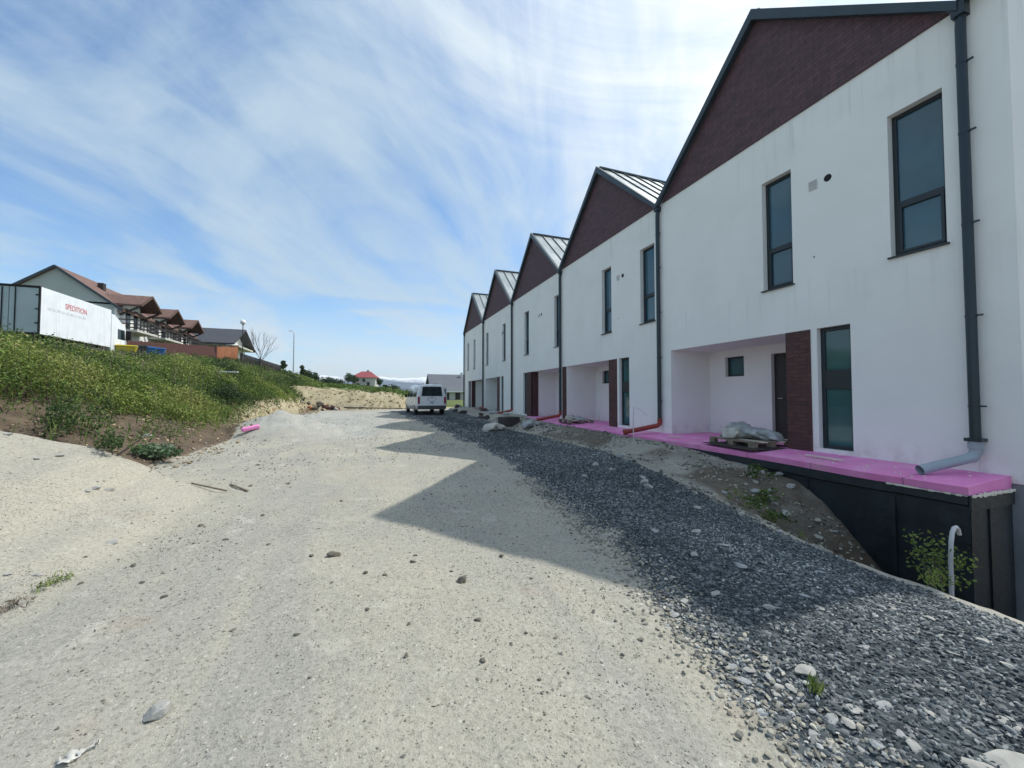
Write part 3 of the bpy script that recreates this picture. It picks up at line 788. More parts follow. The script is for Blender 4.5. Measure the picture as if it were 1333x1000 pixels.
    # vents
    if k < 4:
        vy = (.30 if not hd['flip'] else .36)*W
        v = MB(); v.box(-0.015, 0.0, vy+0.10, vy+0.25, 5.44, 5.62)
        for q in range(6): v.box(-0.024, -0.015, vy+0.11, vy+0.24, 5.455+q*0.027, 5.465+q*0.027)
        v.build('vent_grille', M['vent'], root)
        v = MB(); v.tube([(-0.006, vy-0.08, 5.54), (0.004, vy-0.08, 5.54)], 0.065, 18)
        v.build('vent_hole', M['black'], root)
        v = MB(); v.tube([(-0.006, .33*W, 4.15), (0.004, .33*W, 4.15)], 0.014, 10)
        v.build('cable_hole', M['black'], root)
    # valley gutter and downpipe
    po = pipe_part(root, 0.0, Z_EAVE-0.16, 0.78, k)
    el = MB()
    if k == 0:
        el.tube([(-0.085, 0, 0.86), (-0.085, 0, 0.74), (-0.13, 0.02, 0.66), (-0.30, 0.11, 0.605), (-0.72, 0.31, 0.475)], 0.066, 16, cap=False)
        el.tube([(-0.72, 0.31, 0.475), (-0.30, 0.11, 0.605)], 0.056, 16, cap=False)
        el.tube([(-0.085, 0, 0.90), (-0.085, 0, 0.78)], 0.076, 16)
        el.build('drain_elbow', M['greypvc'], po)
        cl = MB(); cl.box(-0.165, -0.0, -0.085, 0.085, 0.88, 0.925); cl.build('bracket', M['pipe'], po)
    else:
        el.tube([(-0.085, 0, 0.86), (-0.085, 0, 0.72), (-0.15, 0.02, 0.66), (-0.50, 0.16, 0.58), (-1.02, 0.36, 0.47)], 0.066, 14)
        el.tube([(-0.95, 0.333, 0.485), (-1.05, 0.372, 0.463)], 0.084, 14)
        el.build('drain_elbow', M['redpvc'], po)
    if k == 0:
        e = MB(); e.box(0.0, DEPTH, -0.41, -0.002, 0.36, Z_EAVE+0.02); e.build('end_wall', M['stucco'], root)
        e = MB(); e.box(0.015, DEPTH, -0.395, 0.0, -1.8, 0.358); e.box(0.015, 0.4, 0.0, W, -1.8, 0.298)
        e.build('plinth', M['concrete'], root)
        e = MB(); e.box(-0.17, DEPTH+0.2, -0.44, 0.002, Z_EAVE+0.02, Z_EAVE+0.10); e.build('end_coping', M['trim'], root)
    if k == 4:
        pipe_part(root, W-0.06, Z_EAVE-0.16, 0.5, k)

# ------------------------------------------------------------------ pink insulated terrace
ter = empty('terrace', (X_FACADE, 2.63, 0))
tag(ter, 'pink foam insulation terrace along the foot of the white houses, dark membrane below', 'terrace')
YT1 = 27.0
fo = MB()
n = 60
yy = [0.0 + (YT1-2.63)*(i/n)**1.5 for i in range(n+1)]
def wob(v): return 0.05*(vnoise(np.array([v*1.7]), np.array([3.3]), 5)[0]-0.5) + 0.025*(vnoise(np.array([v*6]), np.array([1.3]), 8)[0]-0.5)
prev = None
for v in yy:
    xf = float(terrace_x(2.63+v)) - X_FACADE + wob(v)
    zt = 0.385 + 0.03*wob(v*1.3)*10*0.2
    cur = [(xf, v, zt), (-0.0, v, 0.455), (xf+0.02, v, zt-0.10), (0, v, 0.28)]
    if prev:
        fo.quad(prev[0], prev[1], cur[1], cur[0]); fo.quad(prev[0], cur[0], cur[2], prev[2]); fo.quad(prev[2], cur[2], cur[3], prev[3])
    else:
        fo.quad(cur[0], cur[2], cur[3], cur[1])
    prev = cur
for k, hd in enumerate(HOUSES[:4]):
    a, b = Y0-2.63+k*W+hd['rec'][0]*W, Y0-2.63+k*W+hd['rec'][1]*W
    fo.box(0.0, REC-0.003, a+0.003, b-0.003, 0.28, 0.457)
fo.build('foam_board', M['foam'], ter)
mb_ = MB()
prev = None
for v in yy:
    xf = float(terrace_x(2.63+v)) - X_FACADE + 0.05 + 0.6*wob(v)
    lip = 0.11 + 0.14*max(0, vnoise(np.array([v*1.1]), np.array([7.7]), 12)[0]-0.55)
    cur = [(xf-0.05, v, 0.284), (xf-0.055, v, 0.284-lip), (xf-0.005, v, 0.26-lip), (xf, v, -1.9)]
    if prev:
        for i in range(3): mb_.quad(prev[i], cur[i], cur[i+1], prev[i+1])
    else:
        mb_.quad((xf, v-0.004, -1.9), (-0.02, v-0.004, -1.9), (-0.02, v-0.004, 0.28), (xf, v-0.004, 0.28))
        mb_.box(xf-0.05, -0.02, v-0.03, v-0.006, 0.10, 0.283)
    prev = cur
for q in (0.72, 1.95):
    xf = float(terrace_x(2.63+q)) - X_FACADE
    mb_.box(xf+0.028, xf+0.06, q, q+0.05, -1.5, 0.10)
mb_.box(-0.62, -0.56, -0.022, -0.005, -1.9, 0.10)
mb_.build('membrane', M['membrane'], ter)
fr = MB()
for i in range(30):
    xx = -1.05 + i*0.034; hgt = random.uniform(0.006, 0.05)*(1.5 if random.random() < 0.2 else 1)
    fr.bar((xx, -0.035, 0.284), (xx+0.034, -0.035-random.uniform(0, .01), 0.284), 0.012, hgt)
fr.build('adhesive_fringe', M['fringe'], ter)
fr = MB()
for i in range(16):
    yv = i*0.05; xf = float(terrace_x(2.63+yv)) - X_FACADE + wob(yv) - 0.012
    fr.bar((xf, yv, 0.282), (xf, yv+0.05, 0.282), 0.012, random.uniform(0.006, 0.03))
fr.build('adhesive_fringe', M['fringe'], ter)

# pallets with sacks
def pallet(loc, rz, label, sheet=True):
    root = empty('pallet', loc, rz); tag(root, label, 'pallet', 'pallets on the pink terrace')
    for j in range(3):
        m = MB(); m.box(-0.6, 0.6, -0.5+j*0.45, -0.4+j*0.45, 0.0, 0.022); m.build('bottom_board', M['darkwood'], root)
        for i in range(3):
            m = MB(); m.box(-0.6+i*0.53, -0.46+i*0.53, -0.5+j*0.45, -0.4+j*0.45, 0.022, 0.11); m.build('block', M['wood'], root)
    for i in range(5):
        m = MB(); m.box(-0.6, 0.6, -0.5+i*0.22, -0.38+i*0.22, 0.11, 0.134); m.build('top_board', M['paleboard'] if i % 2 else M['wood'], root)
    if sheet:
        m = MB(); m.box(-0.66, 0.68, -0.52, 0.62, -0.014, -0.002); m.build('base_sheet', M['darkwood'], root)
    return root
def sack(loc, rz, L, Wd, Hh, mat, label, seed, tilt=0.0):
    rr = random.Random(seed); m = MB()
    n, k = 40, 36; vs = []; fs = []
    for i in range(n+1):
        t = i/n; u = -1+2*t
        prof = max(0.0, 1-abs(u)**3.2)**0.5
        prof = 0.18 + 0.82*prof
        for j in range(k):
            a = 2*PI*j/k
            wr = 1 + 0.10*math.sin(a*3+u*5+seed) + 0.07*math.sin(a*5-u*9+seed*2) + 0.055*abs(math.sin(a*4+u*13+seed+2*math.sin(u*6))) - 0.06*abs(math.sin(a*7-u*17+seed*3+1.5*math.sin(a*3))) + rr.uniform(-0.012, 0.012)
            yv = math.copysign(abs(math.cos(a))**0.8, math.cos(a))*Wd/2*(0.55+0.45*prof)*wr
            zv = Hh/2*prof*(1+math.sin(a)*wr) + 0.05*Hh*math.sin(u*4+seed)
            vs.append((u*L/2, yv, zv))
    for i in range(n):
        for j in range(k):
            fs.append((i*k+j, i*k+(j+1) % k, (i+1)*k+(j+1) % k, (i+1)*k+j))
    m.add(vs, fs, 0, True); m.add(vs[:k], [tuple(range(k))[::-1]]); m.add(vs[-k:], [tuple(range(k))])
    o = m.build('sack', mat); o.location = loc; o.rotation_euler = (0, tilt, rz)
    return tag(o, label, 'sack', 'sacks left on the pallets')
PX, PY, PZ = 7.70, 6.22, 0.455
prz = R(84)
pallet((PX, PY, PZ), prz, 'wooden pallet on the near porch, carrying crumpled grey sacks')
def on_p(a, b):
    return PX + a*math.cos(prz) - b*math.sin(prz), PY + a*math.sin(prz) + b*math.cos(prz)
x, y = on_p(-0.08, -0.1); sack((x, y, PZ+0.134), prz+0.35, 0.95, 0.46, 0.23, M['sack'], 'long grey sack lying towards the brick pier on the near pallet', 1)
x, y = on_p(0.32, -0.02); sack((x, y, PZ+0.134), prz-0.5, 0.70, 0.44, 0.32, M['sack'], 'bulging grey sack at the left end of the near pallet', 2, 0.1)
x, y = on_p(0.17, 0.26); sack((x, y, PZ+0.134), prz-1.2, 0.46, 0.36, 0.22, M['sack_pale'], 'pale cream sack slumped in front of the two grey sacks', 3, 0.15)
x, y = on_p(0.54, 0.22); one_stone('rubble_stone', x, y, 0.09, 0.5, M['greystone'], 'small grey lump on the left corner of the near pallet', 'stone', None, seed=400)
bpy.context.view_layer.objects.active = None
bpy.data.objects[-1] if False else None
o = [q for q in COL.objects if q.get('label') == 'small grey lump on the left corner of the near pallet'][0]; o.location.z = PZ+0.15
P2 = (7.75, 13.9, 0.44)
pallet(P2, R(84), 'dark weathered pallet on the second porch, under pale scraps and rubble', False)
sack((7.7, 14.25, 0.574), 0.9, 0.5, 0.35, 0.16, M['sack_pale'], 'flat pale sack on the far pallet of the second porch', 6)
sack((7.75, 13.65, 0.574), 1.5, 0.6, 0.4, 0.12, M['sack'], 'dark grey flattened sack at the near end of the second porch pallet', 7)

cx_, cy_ = RNG.uniform(7.0, 7.9, 260), RNG.uniform(2.8, 16, 260)
kk = cx_ > terrace_x(cy_) + 0.05; cx_, cy_ = cx_[kk], cy_[kk]
n = len(cx_)
cv_ = np.repeat(ICO_V[None], n, 0)*(1 + RNG.uniform(-0.4, 0.4, (n, 12, 1)))*RNG.uniform(0.004, 0.018, (n, 1, 1))*np.array([1.3, 1, 0.5])
tk = (cx_ - terrace_x(cy_))/(X_FACADE - terrace_x(cy_))
cv_ = cv_ + np.stack([cx_, cy_, 0.388 + 0.068*tk], 1)[:, None, :]
tag(fast_mesh('terrace_crumbs', cv_.reshape(-1, 3), (ICO_F[None] + (np.arange(n)*12)[:, None, None]).reshape(-1, 3), M['fringe']), 'pale crumbs of foam and mortar scattered on the pink terrace', 'crumbs', kind='stuff')
for (bx_, by2_, ln, an, lab_) in ((7.35, 4.55, 0.62, 1.45, 'pale strip of batten lying on the pink terrace below the tall ground window'), (7.5, 8.2, 0.4, 1.9, 'short pale batten on the pink terrace left of the near pallet')):
    m = MB(); m.bar((-ln/2, 0, 0), (ln/2, 0, 0), 0.035, 0.02); o = m.build('batten', M['fringe']); o.location = (bx_, by2_, 0.45); o.rotation_euler = (0, 0, an); tag(o, lab_, 'batten')
# bent stake by the red drain pipe
st = MB(); zx, zy = 6.75, 8.9
st.tube([(zx, zy, 0.15), (zx-0.01, zy+0.02, 0.7), (zx+0.03, zy+0.05, 1.22)], 0.012, 8)
st.tube([(zx+0.03, zy+0.05, 1.22), (zx+0.14, zy-0.12, 1.14), (zx+0.24, zy-0.24, 0.98)], 0.009, 8)
tag(st.build('bent_stake', M['vent']), 'thin pale bent rod standing beside the red drain pipe', 'rod')
# white conduit in the pit
cd = MB(); cx_, cy_ = 6.05, 2.45
gz_ = H1(cx_, cy_)
cd.tube([(cx_-0.05, cy_, gz_-0.1), (cx_-0.06, cy_, gz_+0.3), (cx_-0.05, cy_, -0.30), (cx_-0.03, cy_, -0.10), (cx_+0.0, cy_, 0.0), (cx_+0.04, cy_, 0.045), (cx_+0.085, cy_, 0.05), (cx_+0.12, cy_, 0.02), (cx_+0.14, cy_, -0.04)], [0.02]*6+[0.018]*3, 12)
CONDUIT = tag(cd.build('conduit', M['vent']), 'white plastic conduit hooking up out of the pit', 'conduit')

# ------------------------------------------------------------------ leaves / plants
def leaf_cloud(name, cen, size, tint, mat, up=0.0, aspect=0.55):
    n = len(cen)
    d = RNG.normal(0, 1, (n, 3)); d[:, 2] = d[:, 2]*0.8 + up; d /= np.linalg.norm(d, axis=1)[:, None]
    e = RNG.normal(0, 1, (n, 3)); e -= (e*d).sum(1)[:, None]*d; e /= np.linalg.norm(e, axis=1)[:, None]
    L = d*size[:, None]*0.5; Wd = e*(size*aspect*0.5)[:, None]
    nrm = np.cross(d, e)*(size*0.10)[:, None]
    v = np.stack([cen-L, cen+Wd+nrm, cen+L, cen-Wd+nrm], 1).reshape(-1, 3)
    f = np.arange(n*4).reshape(n, 4)
    return fast_mesh(name, v, f, mat, {'tint': ('FACE', tint)})

def plants(px, py, hh, spread, nleaf, lsize, ptint):
    """leaf centres for many small bushy weeds"""
    n = len(px); z = height(px, py)
    idx = np.repeat(np.arange(n), nleaf)
    m = len(idx)
    t = RNG.uniform(0.05, 1, m)**0.8
    rad = spread[idx]*(0.35 + 0.65*np.sin(np.clip(t, 0, 1)*PI*0.85))
    a = RNG.uniform(0, 2*PI, m); rr = rad*np.sqrt(RNG.uniform(0, 1, m))
    c = np.stack([px[idx] + rr*np.cos(a), py[idx] + rr*np.sin(a), z[idx] + t*hh[idx]], 1)
    s = lsize[idx]*RNG.uniform(0.6, 1.3, m)
    tt = np.clip(ptint[idx] + RNG.normal(0, 0.10, m) + 0.12*(t-0.5), 0, 1)
    return c, s, tt

def bank_keep(x, y):
    t = bank_foot(y) - x
    cover = sstep(0.1, 1.9 - 0.9*sstep(-7.0, -9.0, x), t)*0.97
    patch = fbm(x*0.55, y*0.55, 500)
    return (t > 0.2) & (height(x, y, True)) & (RNG.uniform(0, 1, len(x)) < cover) & ((patch > 0.47 - 0.24*sstep(0.9, 3.4, t)))
bx, by_ = sample(19000, -15.5, -4, 8.5, 30, bank_keep)
bx2, by2 = sample(9000, -18, -4, 30, 62, bank_keep)
X_ = np.concatenate([bx, bx2]); Y_ = np.concatenate([by_, by2])
dist = np.hypot(X_, Y_)
pt = np.clip(fbm(X_*0.55, Y_*0.55, 520)*2.0 - 0.50 + RNG.normal(0, 0.07, len(X_)) + 0.25*sstep(26, 12, Y_)*sstep(-8.0, -10.5, X_), 0, 1)
hh = (1.3 - 0.45*sstep(-9.0, -11.5, X_)*sstep(11, 16, Y_))*(0.22 + 0.55*fbm(X_*0.6, Y_*0.6, 530) + RNG.uniform(0, 0.28, len(X_)))*(0.55 + 0.5*sstep(0.5, 4, bank_foot(Y_) - X_))*(0.45 + 1.1*fbm(X_*1.1, Y_*1.1, 570))
c, s, tt = plants(X_, Y_, hh, 0.14 + 0.12*RNG.uniform(0, 1, len(X_)), 20, 0.046 + 0.0018*dist, pt)
veg = leaf_cloud('bank_vegetation', c, s, tt, M['weed'], 0.45)
tag(veg, 'dense yellow green weeds and shrubs covering the earth bank', 'weeds', kind='stuff')
# grass blades between the weeds
gk = RNG.integers(0, len(X_), 26000)
gx_, gy_ = X_[gk] + RNG.normal(0, 0.25, 26000), Y_[gk] + RNG.normal(0, 0.25, 26000)
gh_ = RNG.uniform(0.2, 0.6, 26000)
gc = np.stack([gx_, gy_, height(gx_, gy_) + gh_*0.5], 1)
gtint = np.clip(fbm(gx_*0.4, gy_*0.4, 560)*1.3 - 0.1 + RNG.normal(0, 0.15, 26000), 0, 1)
tag(leaf_cloud('bank_grass', gc, gh_, gtint, M['weed'], 3.0, 0.05), 'long thin grass blades between the weeds on the earth bank', 'grass', kind='stuff')
# dry stalks
k = RNG.uniform(0, 1, len(X_)) < 0.24*sstep(0.8, 3.5, bank_foot(Y_)-X_)
sx_, sy_ = X_[k], Y_[k]; n = len(sx_)
sh_ = RNG.uniform(0.4, 1.15, n); b0 = np.stack([sx_, sy_, height(sx_, sy_)], 1)
top = b0 + np.stack([RNG.normal(0, 0.16, n), RNG.normal(0, 0.16, n), sh_], 1)
a = RNG.uniform(0, PI, n); wv = np.stack([np.cos(a), np.sin(a), np.zeros(n)], 1)*(0.004 + 0.0004*np.hypot(sx_, sy_))[:, None]
v = np.stack([b0-wv, b0+wv, top+wv*0.4, top-wv*0.4], 1).reshape(-1, 3)
stk = fast_mesh('dry_stalks', v, np.arange(n*4).reshape(n, 4), M['twig'], {'tint': ('FACE', RNG.uniform(0, 1, n))})
tag(stk, 'dry brown weed stalks standing up out of the bank greenery', 'stalks', kind='stuff')
# meadow scrub behind the yard
mx, my = sample(9000, -14, 14, 41.5, 120, lambda x, y: (fbm(x*0.14, y*0.14, 540) > 0.50) & ((x < 7) | (y > 64)) & ~((x > 8.5) & (y < 84)))
c, s, tt = plants(mx, my, RNG.uniform(0.15, 0.6, len(mx)), RNG.uniform(0.2, 0.6, len(mx)), 8, 0.18 + 0.002*my, np.clip(fbm(mx*0.1, my*0.1, 550)*1.2-0.2, 0, 0.9))
tag(leaf_cloud('meadow_scrub', c, s, tt, M['weed'], 0.3), 'low scrub and grass on the meadow behind the yard', 'scrub', kind='stuff')

def bush(name, x, y, r, h, n, lsize, mat, label, cat, tint=(0.2, 0.7), group=None, z=None, stem=True, up=0.2, aspect=0.55):
    z = H1(x, y) if z is None else z
    root = empty(name, (x, y, z)); tag(root, label, cat, group)
    nc = 9
    cc = np.stack([RNG.normal(0, r*0.45, nc), RNG.normal(0, r*0.45, nc), RNG.uniform(0.3, 0.85, nc)*h], 1)
    idx = RNG.integers(0, nc, n)
    d = RNG.normal(0, 1, (n, 3)); d /= np.linalg.norm(d, axis=1)[:, None]
    c = cc[idx] + d*np.array([r*0.5, r*0.5, h*0.3])*RNG.uniform(0.2, 1, (n, 1))**0.6
    c[:, 2] = np.maximum(c[:, 2], 0.01)
    ct = RNG.uniform(*tint, nc)
    o = leaf_cloud('foliage', c, lsize*RNG.uniform(0.6, 1.3, n), np.clip(ct[idx] + RNG.normal(0, 0.1, n), 0, 1), mat, up, aspect)
    o.parent = root
    if stem:
        m = MB()
        for i in range(5):
            m.tube([(RNG.normal(0, 0.02), RNG.normal(0, 0.02), -0.05), tuple(cc[i]*0.9)], 0.006 + 0.01*h*0.3, 5)
        m.build('stem', M['bark'], root)
    return root
x, y = gpt(207, 601); bush('leafy_plant', x, y, 0.42, 0.34, 700, 0.11, M['burdock'], 'broad-leaved blue green plant growing at the foot of the soil bank', 'plant', (0.4, 0.95))
x, y = gpt(150, 592); bush('leafy_plant', x, y, 0.24, 0.36, 300, 0.06, M['weed'], 'upright dark weed beside the broad-leaved plant at the bank foot', 'plant', (0.0, 0.3))
bush('shrub', -5.4, 18.8, 0.7, 0.75, 800, 0.10, M['treeleaf'], 'dark blue green shrub standing out on the middle of the bank', 'shrub', (0.3, 0.9))
bush('shrub', -7.0, 20.0, 0.6, 0.7, 600, 0.10, M['treeleaf'], 'second dark shrub, higher on the bank behind the blue green one', 'shrub', (0.2, 0.6))
bush('pit_plant', 6.0, 2.5, 0.24, 0.74, 330, 0.05, M['weed'], 'yellow green sapling growing in the pit beside the white conduit', 'plant', (0.5, 0.95), z=-1.15+0.35)
bush('pit_plant', 5.6, 3.05, 0.22, 0.42, 260, 0.05, M['weed'], 'small dark weed in the pit left of the conduit', 'plant', (0.1, 0.45))
for i, (x, y, r, h) in enumerate([(5.2, 4.15, 0.22, 0.32), (5.45, 3.8, 0.2, 0.3), (5.75, 4.3, 0.22, 0.3), (6.1, 4.6, 0.2, 0.25), (5.3, 3.5, 0.18, 0.28), (6.4, 5.1, 0.2, 0.25)]):
    bush('pit_weed', x, y, r, h, 160, 0.055, M['weed'], 'low green weed on the pit slope below the terrace', 'weed', (0.15, 0.6), 'weeds on the pit slope', stem=False)
for i, (x, y, r, h) in enumerate([(4.62, 2.02, 0.16, 0.2), (4.75, 1.75, 0.14, 0.16), (4.9, 1.55, 0.13, 0.16), (5.0, 1.95, 0.14, 0.22)]):
    bush('pit_weed', x, y, r, h, 120, 0.05, M['weed'], 'yellow green grass tuft on the near rim of the pit', 'weed', (0.6, 0.95), 'grass tufts on the pit rim', stem=False, up=1.2, aspect=0.2)
x, y = gpt(1050, 893)
bush('grass_tuft', x, y, 0.03, 0.06, 60, 0.07, M['weed'], 'single green grass tuft between the stones at the gravel border', 'grass', (0.5, 0.9), stem=False, up=2.2, aspect=0.10)
for i, (u, v) in enumerate([(62, 766), (78, 757), (92, 752), (20, 792), (40, 783), (8, 797)]):
    x, y = gpt(u, v)
    bush('grass_tuft', x, y, 0.07, 0.06, 60, 0.045, M['weed'] if i < 3 else M['twig'], 'wilted tuft lying on the sand mound at the left edge', 'grass', (0.3, 0.9), 'wilted tufts on the sand mound', stem=False, up=0.6, aspect=0.14)

def tree(name, x, y, h, r, n, lsize, label, group=None, tint=(0.1, 0.8), trunk_h=0.3, mat='treeleaf', z=None):
    z = H1(x, y) if z is None else z
    root = empty(name, (x, y, z)); tag(root, label, 'tree', group)
    nc = 16
    u = RNG.normal(0, 1, (nc, 3)); u /= np.linalg.norm(u, axis=1)[:, None]
    cc = u*np.array([r*0.7, r*0.7, h*(1-trunk_h)*0.38])*RNG.uniform(0.4, 1, (nc, 1)) + np.array([0, 0, h*(trunk_h + (1-trunk_h)*0.5)])
    idx = RNG.integers(0, nc, n)
    d = RNG.normal(0, 1, (n, 3)); d /= np.linalg.norm(d, axis=1)[:, None]
    c = cc[idx] + d*r*0.42*RNG.uniform(0.1, 1, (n, 1))**0.5
    ct = RNG.uniform(*tint, nc)
    o = leaf_cloud('crown', c, lsize*RNG.uniform(0.6, 1.4, n), np.clip(ct[idx]+RNG.normal(0, .08, n), 0, 1), M[mat], 0.1, 0.7)
    o.parent = root
    m = MB(); m.tube([(0, 0, -0.2), (0.03*h*0.2, 0, h*0.3), (0, 0.02*h, h*0.7)], [h*0.03, h*0.022, h*0.008], 8)
    for i in range(6): m.tube([(0, 0, h*(0.25+0.06*i)), tuple(cc[i])], [h*0.012, h*0.004], 5)
    m.build('trunk', M['bark'], root)
    return root

def place(px, depth):
    """world x,y at a given distance along the view axis"""
    X = (px - XV)*depth*CY_/F
    return X, (depth - X*SY_)/CY_
for i, (px, d, h, r, lab) in enumerate([
        (452, 160, 6.0, 2.6, 'round dark tree at the left side of the red roofed house'),
        (459, 163, 5.4, 2.2, 'dark tree pressed against the left wall of the red roofed house'),
        (494, 160, 4.6, 1.6, 'light green tree at the right side of the red roofed house'),
        (501, 158, 2.6, 1.3, 'small round tree right of the red roofed house, out on the meadow'),
        (513, 150, 2.2, 3.0, 'wide low dark bush on the meadow in front of the mountains'),
        (505, 156, 2.0, 1.4, 'little bush left of the wide low one on the meadow'),
        (411, 95, 2.5, 1.3, 'dark round tree on the skyline left of the red roofed house'),
        (394, 80, 3.0, 0.8, 'slim pointed tree on the skyline right of the street lamp'),
        (400, 88, 1.6, 2.2, 'broad low thicket on the skyline between two taller trees'),
        (425, 105, 1.8, 2.6, 'low hedge-like thicket on the skyline'),
        (438, 118, 1.6, 3.0, 'farthest low thicket on the skyline near the dark trees'),
        (368, 70, 2.2, 0.7, 'young pointed tree on the bank left of the street lamp')]):
    X, Y = place(px, d)
    tree('tree', X, Y, h, r, 900, 0.22 + 0.0012*d, lab, 'trees on the far skyline', (0.1, 0.75), 0.12 if h < 3 else 0.2)
# bare tree
X, Y = place(338, 52)
bt = empty('bare_tree', (X, Y, H1(X, Y))); tag(bt, 'leafless young tree with fanned thin branches behind the dark fence', 'tree')
tm = MB(); bmx = MB()
rr = random.Random(5)
tm.tube([(0, 0, -0.2), (0.05, 0, 0.9), (0.0, 0.05, 1.6)], [0.10, 0.08, 0.06], 8)
def branch(p, d, L, r, lev):
    q = p + d*L
    bmx.tube([p, (p+q)/2 + Vector((rr.uniform(-1, 1), rr.uniform(-1, 1), rr.uniform(-.2, 1)))*L*0.05, q], [r, r*0.8, r*0.5], 5)
    if lev == 0: return
    for _ in range(rr.choice((2, 3))):
        nd = (d + Vector((rr.uniform(-1, 1), rr.uniform(-1, 1), rr.uniform(0, 0.6)))*0.45).normalized()
        branch(p + d*L*rr.uniform(0.5, 1), nd, L*rr.uniform(0.6, 0.85), r*0.6, lev-1)
for i in range(7):
    a = i*0.9
    branch(Vector((0, 0, 1.0+0.1*i)), Vector((math.cos(a)*0.55, math.sin(a)*0.5, 1)).normalized(), 1.9, 0.04, 3)
tm.build('trunk', M['bark'], bt); bmx.build('crown', M['bark'], bt)

# ------------------------------------------------------------------ parked van
M['whitepaint'] = simple('white_vehicle_paint', (0.70, 0.72, 0.74), 0.25, 0, 0.05, 2)
M['tyre'] = simple('tyre_rubber', (0.02, 0.02, 0.021), 0.85)
M['rim'] = simple('wheel_rim', (0.35, 0.36, 0.37), 0.35, 0.8)
M['bumper'] = simple('grey_bumper', (0.05, 0.055, 0.06), 0.6)
def mat_emit_free_red():
    return simple('tail_lamp_red', (0.22, 0.02, 0.02), 0.2)
M['taillamp'] = mat_emit_free_red()
VX, VY = place(562, 25.0)
VZ = H1(VX, VY)
van = empty('parked_van', (VX, VY, VZ), R(4)); tag(van, 'white passenger van seen from behind, parked beside the row with a door open', 'van')
# body: cross sections along y (rear y=0, front y=4.9)
def sect(y, wl, wu, z0, zb, zt, r):
    pts = [(-wl, z0), (-wl-0.02, (z0+zb)/2), (-wl, zb), (-wu-0.0, zt-r), (-wu+r*0.45, zt-r*0.2), (-wu+r*1.5, zt), (0, zt+0.03)]
    full = pts + [(-p[0], p[1]) for p in pts[-2::-1]]
    return [(p[0], y, p[1]) for p in full]
secs = [sect(0.0, .88, .74, .42, 1.12, 1.86, .12), sect(0.10, .93, .79, .36, 1.12, 1.93, .14), sect(0.5, .95, .82, .33, 1.12, 1.95, .14), sect(2.2, .95, .83, .33, 1.12, 1.97, .14), sect(3.3, .95, .82, .33, 1.12, 1.94, .14),
        sect(3.75, .95, .80, .33, 1.10, 1.80, .14), sect(4.35, .94, .80, .34, 1.05, 1.22, .06), sect(4.8, .88, .72, .36, .92, 1.02, .06), sect(4.92, .78, .65, .42, .80, .88, .05)]
vb = MB(); n = len(secs[0])
vs = [p for sct in secs for p in sct]; fs = []
for i in range(len(secs)-1):
    for j in range(n-1): fs.append((i*n+j, i*n+j+1, (i+1)*n+j+1, (i+1)*n+j))
    fs.append((i*n+n-1, i*n, (i+1)*n, (i+1)*n+n-1))
vb.add(vs, fs, 0, True); vb.add(secs[0], [tuple(range(n))[::-1]]); vb.add(secs[-1], [tuple(range(n))])
vb.build('body', M['whitepaint'], van)
g = MB(); g.prism([(-.70, 1.20), (-.66, 1.24), (-.60, 1.76), (-.54, 1.80), (.54, 1.80), (.60, 1.76), (.66, 1.24), (.70, 1.20)], 'y', -0.012, 0.03)
g.build('rear_window', M['darkglass'], van)
g = MB(); g.box(-.90, .90, -0.09, 0.06, .40, .60); vo = g.build('rear_bumper', M['bumper'], van, bevel=0.03)
for s in (-1, 1):
    g = MB(); g.box(*sorted((s*.90, s*.77)), -0.03, 0.06, .72, 1.16); g.build('tail_light', M['taillamp'], van, bevel=0.015)
g = MB(); g.box(-.27, .27, -0.022, 0.0, .95, 1.08); po_ = g.build('plate_recess', M['bumper'], van)
g = MB(); g.box(-.25, .25, -0.03, -0.022, .96, 1.06); g.build('number_plate', M['whiteplastic'], po_)
g = MB(); g.tube([(0, -0.02, 1.13), (0, 0.0, 1.13)], 0.055, 16); g.build('badge', M['rim'], van)
g = MB(); g.box(-.09, .09, -0.03, 0.0, .78, .83); g.build('tailgate_handle', M['black'], van)
g = MB(); g.bar((-.25, -0.02, 1.22), (.2, -0.02, 1.32), 0.015, 0.015); g.build('rear_wiper', M['black'], van)
for s in (-1, 1):
    for (ya, yb_) in ((0.35, 1.45), (1.6, 2.75), (2.9, 3.7)):
        g = MB()
        x0 = s*.957; x1 = s*.842
        yt = yb_ if yb_ < 3.5 else yb_-0.38
        g.add([(x0, ya, 1.16), (x0, yb_, 1.16), (x1, yt, 1.74), (x1, ya+0.02, 1.74)], [(0, 1, 2, 3)])
        g.add([(x0*0.97, ya, 1.16), (x0*0.97, yb_, 1.16), (x1*0.97, yt, 1.74), (x1*0.97, ya+0.02, 1.74)], [(0, 1, 2, 3)])
        g.build('side_window', M['darkglass'], van)
    for yw in (0.95, 3.95):
        g = MB(); g.tube([(s*0.76, yw, .33), (s*0.80, yw, .33), (s*0.95, yw, .33), (s*0.975, yw, .33)], [.29, .33, .33, .28], 22)
        wo = g.build('wheel', M['tyre'], van)
        g = MB(); g.tube([(s*0.96, yw, .33), (s*0.985, yw, .33)], [.21, .19], 18); g.build('rim', M['rim'], wo)
    g = MB(); g.box(*sorted((s*1.0, s*1.16)), 3.42, 3.52, 1.12, 1.36); g.build('door_mirror', M['black'], van, bevel=0.03)
g = MB()
a0 = Vector((.955, 3.55, 0)); dv = Vector((0.80, -0.55, 0)).normalized()*0.95
for (z0, z1, t0, t1) in ((.5, 1.15, 0, 1),):
    p, q = a0 + dv*t0, a0 + dv*t1
    g.bar((p.x, p.y, (z0+z1)/2), (q.x, q.y, (z0+z1)/2), 0.05, z1-z0)
